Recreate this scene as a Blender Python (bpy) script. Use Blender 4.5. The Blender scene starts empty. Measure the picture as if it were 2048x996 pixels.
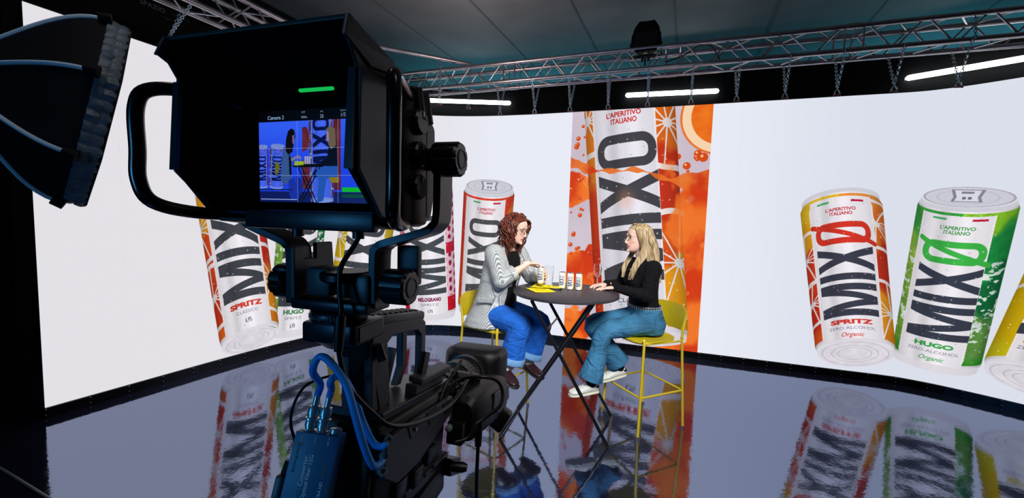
import bpy, bmesh, math, random
import numpy as np
from mathutils import Vector, Matrix, Quaternion
random.seed(7)
SC = bpy.context.scene
COL = SC.collection
PI = math.pi

# ------------------------------------------------------------------ camera, world, lights, exposure
cam_data = bpy.data.cameras.new('camera')
cam_data.sensor_width = 36.0
cam_data.lens = 36.0 * 760.0 / 2048.0
cam_data.clip_start = 0.02
cam_ob = bpy.data.objects.new('camera', cam_data)
COL.objects.link(cam_ob)
_up = Vector((334.0, 10900.0, 760.0)).normalized()          # world up seen from the camera
_fw = Vector((0, 0, -1.0)); _yw = (_fw - _up * _fw.dot(_up)).normalized(); _xw = _yw.cross(_up)
cam_ob.matrix_world = Matrix((_xw, _yw, _up)).to_4x4()
cam_ob.location = (0, 0, 1.63)
SC.camera = cam_ob

world = bpy.data.worlds.new('world'); SC.world = world; world.use_nodes = True
_bg = world.node_tree.nodes['Background']
_bg.inputs[0].default_value = (0.02, 0.025, 0.04, 1); _bg.inputs[1].default_value = 0.25

SC.view_settings.view_transform = 'Standard'
SC.view_settings.look = 'None'
SC.view_settings.exposure = 0.0
SC.view_settings.gamma = 1.0
SC.view_settings.use_curve_mapping = False

def area_light(name, loc, target, size, power, color, shape='DISK', size_y=None):
    l = bpy.data.lights.new(name, 'AREA'); l.energy = power; l.color = color
    l.shape = shape; l.size = size
    if size_y: l.size_y = size_y
    o = bpy.data.objects.new(name, l); COL.objects.link(o); o.location = loc
    o.rotation_euler = (Vector(target) - Vector(loc)).to_track_quat('-Z', 'Y').to_euler()
    return o

# studio key above and before the table, blue work light behind the crew, teal wash above the fascia
_key = area_light('key_light', (0.95, 0.15, 3.3), (0.35, 3.15, 1.15), 1.2, 46, (1.0, 0.96, 0.94))
_key.data.spread = math.radians(80)
area_light('added_fill_light', (-1.0, 0.9, 3.7), (-2.0, 2.3, 2.7), 0.5, 9, (1.0, 0.92, 0.90))  # unseen fill, added to brighten the softbox and the left truss
area_light('blue_work_light', (-1.9, -1.6, 1.7), (-0.25, 0.45, 1.4), 0.7, 16, (0.08, 0.46, 1.0))
area_light('teal_wash', (0.6, 7.3, 3.2), (0.6, 7.0, 4.2), 5.0, 42, (0.10, 0.62, 0.80), 'RECTANGLE', 0.3)
area_light('teal_wash_side', (5.6, 5.6, 3.2), (5.4, 5.4, 4.2), 3.0, 26, (0.10, 0.62, 0.80), 'RECTANGLE', 0.3)
area_light('warm_uplight', (-0.5, 4.1, 3.2), (-0.45, 4.6, 4.2), 0.6, 7.0, (1.0, 0.74, 0.68))

# ------------------------------------------------------------------ helpers
def lin(c):
    return tuple((x / 12.92 if x <= 0.04045 else ((x + 0.055) / 1.055) ** 2.4) for x in c)

def rgb(r, g, b):
    return lin((r / 255., g / 255., b / 255.)) + (1.0,)

def mat(name, col, rough=0.5, metal=0.0, spec=0.5, noise=0.0, nscale=30.0, bump=0.0, bscale=80.0, emit=None, estr=0.0, coat=0.0, trans=0.0, alpha=1.0):
    m = bpy.data.materials.new(name); m.use_nodes = True
    nt = m.node_tree; b = nt.nodes['Principled BSDF']
    b.inputs['Base Color'].default_value = col
    b.inputs['Roughness'].default_value = rough
    b.inputs['Metallic'].default_value = metal
    b.inputs['Specular IOR Level'].default_value = spec
    b.inputs['Coat Weight'].default_value = coat
    b.inputs['Transmission Weight'].default_value = trans
    b.inputs['Alpha'].default_value = alpha
    tc = nt.nodes.new('ShaderNodeTexCoord')
    if noise > 0:
        n = nt.nodes.new('ShaderNodeTexNoise'); n.inputs['Scale'].default_value = nscale; n.inputs['Detail'].default_value = 4
        nt.links.new(tc.outputs['Object'], n.inputs['Vector'])
        r = nt.nodes.new('ShaderNodeValToRGB')
        lo = tuple(max(0, c * (1 - noise)) for c in col[:3]) + (1,); hi = tuple(min(1, c * (1 + noise)) for c in col[:3]) + (1,)
        r.color_ramp.elements[0].position = 0.3; r.color_ramp.elements[1].position = 0.7
        r.color_ramp.elements[0].color = lo; r.color_ramp.elements[1].color = hi
        nt.links.new(n.outputs['Fac'], r.inputs[0]); nt.links.new(r.outputs[0], b.inputs['Base Color'])
    if bump > 0:
        n2 = nt.nodes.new('ShaderNodeTexNoise'); n2.inputs['Scale'].default_value = bscale; n2.inputs['Detail'].default_value = 3
        nt.links.new(tc.outputs['Object'], n2.inputs['Vector'])
        bp = nt.nodes.new('ShaderNodeBump'); bp.inputs['Strength'].default_value = bump; bp.inputs['Distance'].default_value = 0.01
        nt.links.new(n2.outputs['Fac'], bp.inputs['Height']); nt.links.new(bp.outputs[0], b.inputs['Normal'])
    if emit:
        b.inputs['Emission Color'].default_value = emit; b.inputs['Emission Strength'].default_value = estr
    return m

def link_new(name, me, parent=None):
    o = bpy.data.objects.new(name, me); COL.objects.link(o)
    if parent: o.parent = parent
    return o

def tag(o, label, cat, group=None, kind=None):
    o['label'] = label; o['category'] = cat
    if group: o['group'] = group
    if kind: o['kind'] = kind
    return o

def empty(name, label, cat, loc=(0, 0, 0), rotz=0.0, group=None):
    o = bpy.data.objects.new(name, None); COL.objects.link(o); o.empty_display_size = 0.1
    o.location = loc; o.rotation_euler = (0, 0, rotz)
    return tag(o, label, cat, group)

def copy_tree(o, parent=None):
    c = o.copy(); COL.objects.link(c)
    if parent: c.parent = parent
    for ch in list(o.children): copy_tree(ch, c)
    return c

def catmull(pts, n=6):
    P = [Vector(p) for p in pts]
    if len(P) < 3: 
        return [P[0].lerp(P[1], i / n) for i in range(n + 1)]
    P = [P[0] * 2 - P[1]] + P + [P[-1] * 2 - P[-2]]; out = []
    for i in range(1, len(P) - 2):
        a, b, c, d = P[i - 1:i + 3]
        for j in range(n):
            t = j / n
            out.append(.5 * ((2 * b) + (c - a) * t + (2 * a - 5 * b + 4 * c - d) * t * t + (3 * b - a - 3 * c + d) * t ** 3))
    out.append(P[-2]); return out

class MB:
    """collects closed shapes and links them as one mesh object"""
    def __init__(s): s.v = []; s.f = []; s.fm = []; s.uv = {}
    def add(s, vs, fs, mi=0):
        b = len(s.v); s.v += [tuple(v) for v in vs]
        for f in fs: s.f.append(tuple(i + b for i in f)); s.fm.append(mi)
        return s
    def box(s, c, size, M=None, mi=0, bev=0.0):
        x, y, z = (k / 2 for k in size); c = Vector(c)
        if bev <= 0:
            vs = [Vector((sx * x, sy * y, sz * z)) for sx in (-1, 1) for sy in (-1, 1) for sz in (-1, 1)]
            fs = [(0, 1, 3, 2), (4, 6, 7, 5), (0, 4, 5, 1), (2, 3, 7, 6), (0, 2, 6, 4), (1, 5, 7, 3)]
        else:
            bm = bmesh.new(); bmesh.ops.create_cube(bm, size=1.0)
            for v in bm.verts: v.co = Vector((v.co.x * size[0], v.co.y * size[1], v.co.z * size[2]))
            bmesh.ops.bevel(bm, geom=bm.edges[:], offset=bev, segments=2, affect='EDGES', profile=0.5)
            bm.verts.index_update(); vs = [v.co.copy() for v in bm.verts]; fs = [tuple(v.index for v in f.verts) for f in bm.faces]; bm.free()
        if M is not None: vs = [M @ v for v in vs]
        return s.add([v + c for v in vs], fs, mi)
    def rings(s, R, cap=True, mi=0, closed=True):
        n = len(R[0]); fs = []
        for i in range(len(R) - 1):
            for j in range(n if closed else n - 1):
                k = (j + 1) % n
                fs.append((i * n + j, i * n + k, (i + 1) * n + k, (i + 1) * n + j))
        if cap: fs.append(tuple(range(n - 1, -1, -1))); fs.append(tuple((len(R) - 1) * n + j for j in range(n)))
        return s.add([p for r in R for p in r], fs, mi)
    def tube(s, pts, r, n=10, up=None, round_=False, mi=0, closed=False):
        """pts: centres; r: radius, list of radii or list of (ra, rb) with ra along up"""
        P = [Vector(p) for p in pts]; m = len(P)
        rr = r if isinstance(r, (list, tuple)) else [r] * m
        if len(rr) != m: rr = [rr[min(len(rr) - 1, int(i * len(rr) / m))] for i in range(m)]
        rr = [(q if isinstance(q, (list, tuple)) else (q, q)) for q in rr]
        T = []
        for i in range(m):
            if closed: t = P[(i + 1) % m] - P[i - 1]
            else: t = P[min(i + 1, m - 1)] - P[max(i - 1, 0)]
            T.append(t.normalized() if t.length > 1e-9 else Vector((0, 0, 1)))
        u = Vector(up) if up is not None else (Vector((0, 0, 1)) if abs(T[0].z) < 0.9 else Vector((1, 0, 0)))
        R = []; prev = None
        for i in range(m):
            if up is None and prev is not None: u = prev
            a = u - T[i] * u.dot(T[i])
            if a.length < 1e-6: a = T[i].orthogonal()
            a.normalize(); prev = a; b = T[i].cross(a)
            R.append([P[i] + a * (rr[i][0] * math.cos(2 * PI * j / n)) + b * (rr[i][1] * math.sin(2 * PI * j / n)) for j in range(n)])
        if round_ and not closed:
            def capr(i, sg):
                out = []
                for k, (d, q) in enumerate(((0.5, 0.86), (0.86, 0.5), (0.98, 0.2))):
                    mr = min(rr[i]); cc = P[i] + T[i] * (sg * mr * d)
                    out.append([cc + (R[i][j] - P[i]) * q for j in range(n)])
                return out
            R = capr(0, -1)[::-1] + R + capr(m - 1, 1)
        if closed: R.append(R[0]); return s.rings(R, False, mi)
        return s.rings(R, True, mi)
    def lathe(s, prof, M=None, n=24, mi=0, cap=True):
        """prof: (radius, height) pairs along +z of M"""
        R = []
        for r, z in prof:
            ring = [Vector((r * math.cos(2 * PI * j / n), r * math.sin(2 * PI * j / n), z)) for j in range(n)]
            R.append([M @ p for p in ring] if M is not None else ring)
        return s.rings(R, cap, mi)
    def prism(s, poly, vec, mi=0):
        """planar polygon of 3-D points extruded by vec"""
        n = len(poly); vec = Vector(vec); A = [Vector(p) for p in poly]; B = [p + vec for p in A]
        fs = [tuple(range(n - 1, -1, -1)), tuple(range(n, 2 * n))] + [(i, (i + 1) % n, n + (i + 1) % n, n + i) for i in range(n)]
        return s.add(A + B, fs, mi)
    def sphere(s, c, r, n=12, m=8, mi=0):
        c = Vector(c); rx = r if isinstance(r, (tuple, list)) else (r, r, r)
        R = []
        for i in range(1, m):
            th = PI * i / m
            R.append([c + Vector((rx[0] * math.sin(th) * math.cos(2 * PI * j / n), rx[1] * math.sin(th) * math.sin(2 * PI * j / n), -rx[2] * math.cos(th))) for j in range(n)])
        return s.rings(R, True, mi)
    def mesh(s, name):
        me = bpy.data.meshes.new(name); me.from_pydata(s.v, [], s.f); me.update(); return me
    def build(s, name, m, parent=None, smooth=True, ang=40, bevel=0.0, fixn=True):
        me = s.mesh(name)
        if fixn:
            bm = bmesh.new(); bm.from_mesh(me); bmesh.ops.recalc_face_normals(bm, faces=bm.faces[:]); bm.to_mesh(me); bm.free()
        for k in (m if isinstance(m, (list, tuple)) else [m]): me.materials.append(k)
        me.polygons.foreach_set('material_index', s.fm)
        if smooth:
            me.polygons.foreach_set('use_smooth', [True] * len(me.polygons)); me.set_sharp_from_angle(angle=math.radians(ang))
        o = link_new(name, me, parent)
        if bevel > 0:
            b = o.modifiers.new('bevel', 'BEVEL'); b.width = bevel; b.segments = 2; b.limit_method = 'ANGLE'; b.angle_limit = math.radians(40)
        return o
    def skin(s, name, m, parent=None, voxel=0.005, smooth_it=4, fac=0.5):
        """fuse everything collected so far into one continuous surface"""
        me = s.mesh(name + '_raw')
        bm = bmesh.new(); bm.from_mesh(me); bmesh.ops.recalc_face_normals(bm, faces=bm.faces[:]); bm.to_mesh(me); bm.free()
        o = bpy.data.objects.new(name + '_raw', me); COL.objects.link(o)
        r = o.modifiers.new('r', 'REMESH'); r.mode = 'VOXEL'; r.voxel_size = voxel
        if smooth_it: sm = o.modifiers.new('s', 'SMOOTH'); sm.factor = fac; sm.iterations = smooth_it
        dg = bpy.context.evaluated_depsgraph_get(); dg.update()
        new = bpy.data.meshes.new_from_object(o.evaluated_get(dg))
        bpy.data.objects.remove(o); bpy.data.meshes.remove(me)
        new.name = name; new.materials.clear(); new.materials.append(m)
        new.polygons.foreach_set('use_smooth', [True] * len(new.polygons))
        return link_new(name, new, parent)

def Mdir(loc, axis, up=(0, 0, 1)):
    """matrix whose z runs along axis"""
    z = Vector(axis).normalized(); u = Vector(up)
    if abs(z.dot(u.normalized())) > 0.98: u = Vector((1, 0, 0))
    x = u.cross(z).normalized(); y = z.cross(x)
    M = Matrix((x, y, z)).transposed().to_4x4(); M.translation = Vector(loc); return M

def text_mesh(body, size, ext=0.0005, bold=0.0):
    c = bpy.data.curves.new('t', 'FONT'); c.body = body; c.size = size; c.extrude = ext; c.offset = bold
    c.align_x = 'CENTER'; c.align_y = 'CENTER'; c.resolution_u = 3
    o = bpy.data.objects.new('t', c); COL.objects.link(o)
    dg = bpy.context.evaluated_depsgraph_get(); me = bpy.data.meshes.new_from_object(o.evaluated_get(dg))
    bpy.data.objects.remove(o); bpy.data.curves.remove(c); return me
# ------------------------------------------------------------------ drawing of flat print and screen pictures
_tb = {}
def textbuf(body, bold=0.0, hp=56):
    """flat alpha image of a line of lettering: (array, width/height)"""
    k = (body, bold)
    if k in _tb: return _tb[k]
    me = text_mesh(body, 1.0, 0.0, bold); me.calc_loop_triangles()
    v = np.array([w.co[:2] for w in me.vertices]); t = np.array([q.vertices[:] for q in me.loop_triangles])
    bpy.data.meshes.remove(me)
    lo = v.min(0); hi = v.max(0); v = v - lo; s = hp * 3 / (hi - lo)[1]; v = v * s
    W = int(v[:, 0].max()) + 3; Hh = hp * 3 + 3; buf = np.zeros((Hh, W), np.float32)
    for tri in t:
        a, b, c = v[tri]
        ar = (b[0] - a[0]) * (c[1] - a[1]) - (b[1] - a[1]) * (c[0] - a[0])
        if abs(ar) < 1e-6: continue
        if ar < 0: b, c = c, b
        x0, x1 = int(min(a[0], b[0], c[0])), int(max(a[0], b[0], c[0])) + 2
        y0, y1 = int(min(a[1], b[1], c[1])), int(max(a[1], b[1], c[1])) + 2
        X, Y = np.meshgrid(np.arange(x0, x1) + .5, np.arange(y0, y1) + .5)
        m = np.ones(X.shape, bool)
        for p, q in ((a, b), (b, c), (c, a)): m &= ((q[0] - p[0]) * (Y - p[1]) - (q[1] - p[1]) * (X - p[0])) >= -1e-3
        sub = buf[y0:y1, x0:x1]; sub[m[:sub.shape[0], :sub.shape[1]]] = 1
    _tb[k] = (buf, W / Hh); return _tb[k]

def put_text(x, y, body, x0, y0, w, h, bold=0.0, shear=0.0):
    """alpha of the lettering at local coords x,y; centre x0,y0, box w by h"""
    b, _ = textbuf(body, bold)
    yy = (y - y0) / h + .5; xx = (x - x0 - shear * (y - y0)) / w + .5
    m = (xx > 0) & (xx < 1) & (yy > 0) & (yy < 1)
    out = np.zeros(x.shape, np.float32)
    fx = xx[m] * (b.shape[1] - 2); fy = yy[m] * (b.shape[0] - 2); ix = fx.astype(int); iy = fy.astype(int); fx -= ix; fy -= iy
    out[m] = b[iy, ix] * (1 - fx) * (1 - fy) + b[iy, ix + 1] * fx * (1 - fy) + b[iy + 1, ix] * (1 - fx) * fy + b[iy + 1, ix + 1] * fx * fy
    return out

_rng = np.random.RandomState(3)
_ng = [_rng.rand(64, 64).astype(np.float32) for _ in range(6)]
def vnoise(x, y, k=0):
    g = _ng[k % 6]; xi = np.floor(x).astype(int); yi = np.floor(y).astype(int); fx = x - xi; fy = y - yi
    fx = fx * fx * (3 - 2 * fx); fy = fy * fy * (3 - 2 * fy); a = xi % 64; b = (xi + 1) % 64; c = yi % 64; d = (yi + 1) % 64
    return g[c, a] * (1 - fx) * (1 - fy) + g[c, b] * fx * (1 - fy) + g[d, a] * (1 - fx) * fy + g[d, b] * fx * fy
def fbm(x, y, k=0, o=4):
    s = 0; a = .5
    for i in range(o): s = s + a * vnoise(x * 2 ** i, y * 2 ** i, k + i); a *= .5
    return s
def sm(a, b, x): t = np.clip((x - a) / (b - a), 0, 1); return t * t * (3 - 2 * t)
def mix(a, b, m): return a * (1 - m[..., None]) + np.asarray(b, np.float32) * m[..., None]
def C255(*c): return np.array(c, np.float32) / 255.
def seg(x, y, ax, ay, bx, by):
    dx, dy = bx - ax, by - ay; t = np.clip(((x - ax) * dx + (y - ay) * dy) / (dx * dx + dy * dy), 0, 1)
    return np.hypot(x - ax - t * dx, y - ay - t * dy)
def lineb(x, y, ax, ay, bx, by):
    dx, dy = bx - ax, by - ay; l = math.hypot(dx, dy); return np.abs((x - ax) * dy - (y - ay) * dx) / l

def wordmark(x, t, X0, AA, slash):
    """the tall lettering set sideways; x across (metres), t along the can in 0..1 of unit length 1 => already metric"""
    cl = np.clip((X0 - np.abs(x)) / AA + .5, 0, 1)
    def bar(d, w): return np.clip((w - d) / AA + .5, 0, 1)
    k = t[1]; y = t[0]                                   # y metric, k = metres per unit of t
    f = lambda a: a * k
    W = .0198 * k
    m = np.maximum(bar(lineb(x, y, -X0, f(.250), X0, f(.258)), W), bar(lineb(x, y, -X0, f(.408), X0, f(.412)), W))
    m = np.maximum(m, bar(lineb(x, y, -X0, f(.392), X0, f(.338)), W * .92) * (y > f(.332)))
    m = np.maximum(m, bar(lineb(x, y, -X0, f(.268), X0, f(.330)), W * .92) * (y < f(.336)))
    m = np.maximum(m, bar(lineb(x, y, -X0, f(.470), X0, f(.474)), W))
    m = np.maximum(m, np.maximum(bar(lineb(x, y, -X0, f(.530), X0, f(.635)), W), bar(lineb(x, y, -X0, f(.635), X0, f(.530)), W)))
    m = m * cl
    hx, hy, r = X0 - W, f(.047), f(.042)
    qx = np.abs(x) - hx + r; qy = np.abs(y - f(.737)) - hy + r
    d = np.hypot(np.maximum(qx, 0), np.maximum(qy, 0)) + np.minimum(np.maximum(qx, qy), 0) - r
    o = bar(np.abs(d), W * .88)
    if slash: o = np.maximum(o, bar(seg(x, y, -X0 * 1.12, f(.800), X0 * 1.12, f(.674)), W * .7))
    return m, o

def citrus(u, y, p, k):
    """coloured fruit strips at the sides of a can; u in -1..1, y metres"""
    l = u < 0
    c = np.zeros(u.shape + (3,), np.float32); t = np.clip(y / k, 0, 1)
    for side, cols in ((l, p['left']), (~l, p['right'])):
        n = len(cols); q = t * (n - 1) + (fbm(u * 3 + 7, y * 4, 1) - .5) * 1.2; q = np.clip(q, 0, n - 1.001); i = q.astype(int); fr = sm(.3, .7, q - i)
        A = np.array(cols, np.float32) / 255.
        cc = A[i] * (1 - fr[..., None]) + A[np.minimum(i + 1, n - 1)] * fr[..., None]; c[side] = cc[side]
    kind = p['kind']
    if kind == 'citrus':
        for cx, cy, R in p.get('wheels', ()):
            dx = (u - cx) * k * .19; dy = y - cy * k; r = np.hypot(dx, dy); a = np.arctan2(dy, dx)
            ray = (np.abs(((a / (2 * PI) * 11 + 5.5 + cy * 3) % 1) - .5) > .5 - .010 * k / np.maximum(r * 1.9, .01)) & (r < R * k)
            ring = np.abs(r - R * k) < .011 * k
            core = r < .018 * k
            c[ray | ring | core] = (.97, .93, .93)
    elif kind == 'leaf':
        n = fbm(u * 9 + 3, y * 16 / k * 3, 2); f = sm(.5, .56, n) * sm(.15, .45, 1 - np.abs(t - .42)); f2 = sm(.56, .6, n)
        c = mix(c, (.90, .95, .92), f2 * ((t > .2) & (t < .68)))
        c = c * (0.82 + .36 * fbm(u * 6, y * 9, 4))[..., None]
    elif kind == 'seed':
        cell = .052 * k; gx = u * k * .19 / cell * 1.5; gy = y / cell * .8 + np.floor(gx) * .5; dx = gx - np.floor(gx) - .5; dy = gy - np.floor(gy) - .5
        c = mix(c, (.60, .08, .28), sm(.36, .26, np.hypot(dx, dy)) * (vnoise(gx * .9, gy * .9, 1) > .25) * ((t > .12) & (t < .95)))
        c = mix(c, (.82, .05, .16), ((t < .17) & (t > .05)).astype(np.float32)); c = mix(c, (.80, .10, .22), ((t > .50) & (t < .58)).astype(np.float32))
    return c

def draw_can(cv, base, axis, wb, wt, k, p):
    """paint one drinks can. base: centre of the foot (s,z); axis: vector foot->top; wb, wt: half widths; k: sag of the rows (+ seen from above)"""
    D = cv.D; L = math.hypot(*axis); ax, az = axis[0] / L, axis[1] / L
    R = max(wb, wt) + .15
    s0 = min(base[0], base[0] + axis[0]) - R; s1 = max(base[0], base[0] + axis[0]) + R
    z0 = min(base[1], base[1] + axis[1]) - .2; z1 = max(base[1], base[1] + axis[1]) + .2
    sl, S, Z = cv.region(s0, s1, z0, z1)
    if S.size == 0: return
    ds, dz = S - base[0], Z - base[1]; a = ds * ax + dz * az; b = ds * az - dz * ax
    tt = np.clip(a / L, 0, 1); neck = 1 - .055 * sm(.945, .985, tt) - .05 * sm(.05, .0, tt)
    w = (wb + (wt - wb) * tt) * neck; u = b / w; uc = np.clip(u, -1, 1); cu = np.sqrt(1 - uc * uc)
    y = a + k * cu
    AA = 1.3 / D
    inside = np.clip((1 - np.abs(u)) * w / AA + .5, 0, 1) * np.clip(y / AA + .5, 0, 1) * np.clip((L - y) / AA + .5, 0, 1)
    ph = np.arcsin(uc); t = y / L; yl = ((t * L - k) / (L - k) if k < 0 else .95 * t + .045) * L; x = ph * w                            # x: metres round the can
    base_c = np.array(p.get('body', (232, 228, 234)), np.float32) / 255.
    img = np.ones(u.shape + (3,), np.float32) * base_c
    ulo, uhi = p.get('zone', (-.66, .68))
    lab = ((u < ulo) | (u > uhi) | (t > .948)) & (t > (.035 if k < 0 else .06)) & (t < .965)
    img[lab] = citrus(u, y, p, L)[lab]
    edge = ((np.abs(u - ulo) < .02) | (np.abs(u - uhi) < .02)) & (t > (.035 if k < 0 else .06)) & (t < .95); img[edge] = (.96, .93, .94)
    m, o = wordmark(x - p.get('dx', 0) * w, (yl, L), .765 * wb * p.get('mw', 1.0), AA, p.get('slash', False))
    ink = np.array(p.get('ink', (62, 64, 72)), np.float32) / 255.
    img = mix(img, ink, m); img = mix(img, np.array(p.get('oc', p.get('ink', (62, 64, 72))), np.float32) / 255., o)
    xo = p.get('dx', 0) * w
    def T(body, tc, th, wid, col, bold=0.02, shear=0.0, x0=0.0):
        nonlocal img
        img = mix(img, np.array(col, np.float32) / 255., put_text(x - xo, yl, body, x0 * wb, tc * L, wid * wb, th * L, bold, shear))
    rc = p.get('logo', (190, 50, 62))
    T("L'APERITIVO", .878, .021, .78, rc, .03); T("ITALIANO", .852, .021, .58, rc, .03)
    for tc, th, x0, wid in ((.878, .024, .42, .0), (.852, .024, .32, .0)):
        pass
    fl = ((np.abs(yl - .925 * L - 0.0) < .006 * L) & (x - xo > -.62 * wb) & (x - xo < -.28 * wb)); img[fl] = (.30, .68, .42)
    fl = ((np.abs(yl - .925 * L) < .006 * L) & (x - xo > .28 * wb) & (x - xo < .62 * wb)); img[fl] = (.74, .12, .24)
    for (body, tc, th, wid, col, bold, shear) in p['texts']: T(body, tc, th, wid, col, bold, shear)
    # printed roundness of the can and the beads of water on it
    shade = 1 - .30 * np.abs(uc) ** 4 - .10 * sm(.2, .0, np.abs(uc + .38)) + .06 * sm(.25, 0, np.abs(uc - .1))
    img = img * shade[..., None]
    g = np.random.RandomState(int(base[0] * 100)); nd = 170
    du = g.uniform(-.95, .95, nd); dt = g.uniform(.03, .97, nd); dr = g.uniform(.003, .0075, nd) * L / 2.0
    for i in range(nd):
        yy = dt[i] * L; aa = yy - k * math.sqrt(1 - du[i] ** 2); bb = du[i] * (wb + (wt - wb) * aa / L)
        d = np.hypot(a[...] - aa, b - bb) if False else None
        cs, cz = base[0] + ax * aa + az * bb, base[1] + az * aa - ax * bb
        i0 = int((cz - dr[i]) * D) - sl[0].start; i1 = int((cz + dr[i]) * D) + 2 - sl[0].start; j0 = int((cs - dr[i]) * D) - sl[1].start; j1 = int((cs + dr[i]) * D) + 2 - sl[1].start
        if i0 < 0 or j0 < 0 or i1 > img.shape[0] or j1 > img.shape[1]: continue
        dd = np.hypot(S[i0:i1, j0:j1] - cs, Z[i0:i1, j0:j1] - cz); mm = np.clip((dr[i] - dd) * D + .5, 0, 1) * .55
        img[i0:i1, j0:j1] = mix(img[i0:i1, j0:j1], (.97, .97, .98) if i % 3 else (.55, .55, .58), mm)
    silver = sm(.972, .978, t); img = mix(img, (.80, .80, .84), silver * .9)
    foot = sm(.022, .012, t) if k < 0 else sm(.050, .040, t); img = mix(img, np.array((.86, .84, .87)) , foot * .8)
    cv.blend(sl, inside, img)
    # the end that faces the viewer
    top = k > 0; ac = L if top else 0.0; ww = (wt if top else wb) * .945; kk = abs(k)
    e = np.hypot(b / ww, (a - ac) / kk); em = np.clip((1 - e) * kk / AA + .5, 0, 1)
    ec = np.ones(u.shape + (3,), np.float32) * ((.80, .80, .84) if top else (.87, .85, .88))
    if top:
        ec = mix(ec, (.66, .66, .71), ((e > .90) & (e < .955)).astype(np.float32)); ec = mix(ec, (.88, .88, .91), (e > .955).astype(np.float32))
        ec = mix(ec, (.70, .70, .74), ((e > .62) & (e < .66)).astype(np.float32) * .6)
        hx, hy = b / ww, (a - ac) / kk
        tab = np.maximum(np.abs(hx) - .25 - .10 * np.abs(hy), np.abs(hy - .12) - .55); ec = mix(ec, (.52, .52, .57), (np.abs(tab) < .035).astype(np.float32)); ec = mix(ec, (.86, .86, .90), (tab < -.035).astype(np.float32))
        ec = mix(ec, (.50, .50, .55), ((np.abs(hx) < .13) & (np.abs(hy - .42) < .10)).astype(np.float32)); ec = mix(ec, (.45, .45, .50), ((np.abs(np.abs(hx) - .06) < .04) & (np.abs(hy + .10) < .12)).astype(np.float32))
    else:
        for rr in (.88, .62, .45): ec = mix(ec, (.72, .70, .76), (np.abs(e - rr) < .018).astype(np.float32) * .7)
        ec = ec * (0.94 + .12 * fbm(b * 14, a * 20, 2))[..., None]
    cv.blend(sl, em, ec)

class Canvas:
    def __init__(s, w, h, D, col): s.w, s.h, s.D = w, h, D; s.a = np.ones((int(h * D), int(w * D), 3), np.float32) * np.array(col, np.float32)
    def region(s, x0, x1, y0, y1):
        i0, i1 = max(0, int(y0 * s.D)), min(s.a.shape[0], int(y1 * s.D) + 1); j0, j1 = max(0, int(x0 * s.D)), min(s.a.shape[1], int(x1 * s.D) + 1)
        X, Y = np.meshgrid((np.arange(j0, j1) + .5) / s.D, (np.arange(i0, i1) + .5) / s.D)
        return (slice(i0, i1), slice(j0, j1)), X.astype(np.float32), Y.astype(np.float32)
    def blend(s, sl, m, c): s.a[sl] = s.a[sl] * (1 - m[..., None]) + c * m[..., None]
    def poly(s, pts, col, alpha=1.0):
        p = np.array(pts, float); sl, X, Y = s.region(p[:, 0].min(), p[:, 0].max(), p[:, 1].min(), p[:, 1].max()); ins = np.zeros(X.shape, bool)
        for i in range(len(p)):
            (x0, y0), (x1, y1) = p[i], p[(i + 1) % len(p)]
            if y0 == y1: continue
            ins ^= ((Y < y0) != (Y < y1)) & (X < (x1 - x0) * (Y - y0) / (y1 - y0) + x0)
        s.blend(sl, ins.astype(np.float32) * alpha, np.array(col, np.float32))
    def stroke(s, pts, w, col):
        p = np.array(pts, float); sl, X, Y = s.region(p[:, 0].min() - w, p[:, 0].max() + w, p[:, 1].min() - w, p[:, 1].max() + w); d = np.full(X.shape, 9.)
        for i in range(len(p) - 1): d = np.minimum(d, seg(X, Y, *p[i], *p[i + 1]))
        s.blend(sl, np.clip((w / 2 - d) * s.D + .5, 0, 1), np.array(col, np.float32))
    def text(s, body, x, y, h, col, bold=0.0):
        _, r = textbuf(body, bold); sl, X, Y = s.region(x - h * r, x + h * r, y - h, y + h); s.blend(sl, put_text(X, Y, body, x, y, h * r, h, bold), np.array(col, np.float32))
    def image(s, name):
        h, w = s.a.shape[:2]; im = bpy.data.images.new(name, w, h, alpha=False)
        px = np.ones((h, w, 4), np.float32); px[..., :3] = np.clip(s.a, 0, 1); im.pixels.foreach_set(px.ravel()); im.update(); im.pack(); return im

def picture_mat(name, im, strength=None, rough=0.4, clear=0.0):
    m = bpy.data.materials.new(name); m.use_nodes = True; nt = m.node_tree; b = nt.nodes['Principled BSDF']
    t = nt.nodes.new('ShaderNodeTexImage'); t.image = im; t.extension = 'EXTEND'
    b.inputs['Roughness'].default_value = rough
    if strength is None: nt.links.new(t.outputs[0], b.inputs['Base Color'])
    else:
        b.inputs['Base Color'].default_value = (0.004, 0.004, 0.004, 1); b.inputs['Specular IOR Level'].default_value = 0.1
        nt.links.new(t.outputs[0], b.inputs['Emission Color']); b.inputs['Emission Strength'].default_value = strength
    return m

# palettes of the cans
SPR = dict(kind='citrus', left=[(226, 96, 24), (206, 52, 20), (222, 70, 20), (232, 160, 24), (236, 178, 30)], right=[(222, 120, 20), (226, 138, 24), (196, 40, 30), (224, 110, 24), (226, 150, 40)],
           wheels=[(-1.05, .62, .17), (.80, .78, .16), (.98, .30, .19), (-.95, .26, .16)])
HUG = dict(kind='leaf', left=[(70, 150, 50), (120, 170, 60), (150, 190, 70), (60, 160, 70)], right=[(50, 160, 40), (96, 150, 70), (20, 110, 60), (30, 150, 70), (130, 190, 40)])
LEM = dict(kind='citrus', left=[(205, 190, 20), (214, 176, 10), (200, 168, 20), (226, 214, 120)], right=[(210, 190, 20), (200, 170, 40), (190, 160, 60)], wheels=[(-.95, .62, .16), (.9, .3, .18)])
MEL = dict(kind='seed', left=[(214, 70, 100), (190, 60, 90), (226, 130, 160), (236, 190, 205)], right=[(240, 196, 208), (244, 200, 214), (240, 196, 208)])
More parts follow.
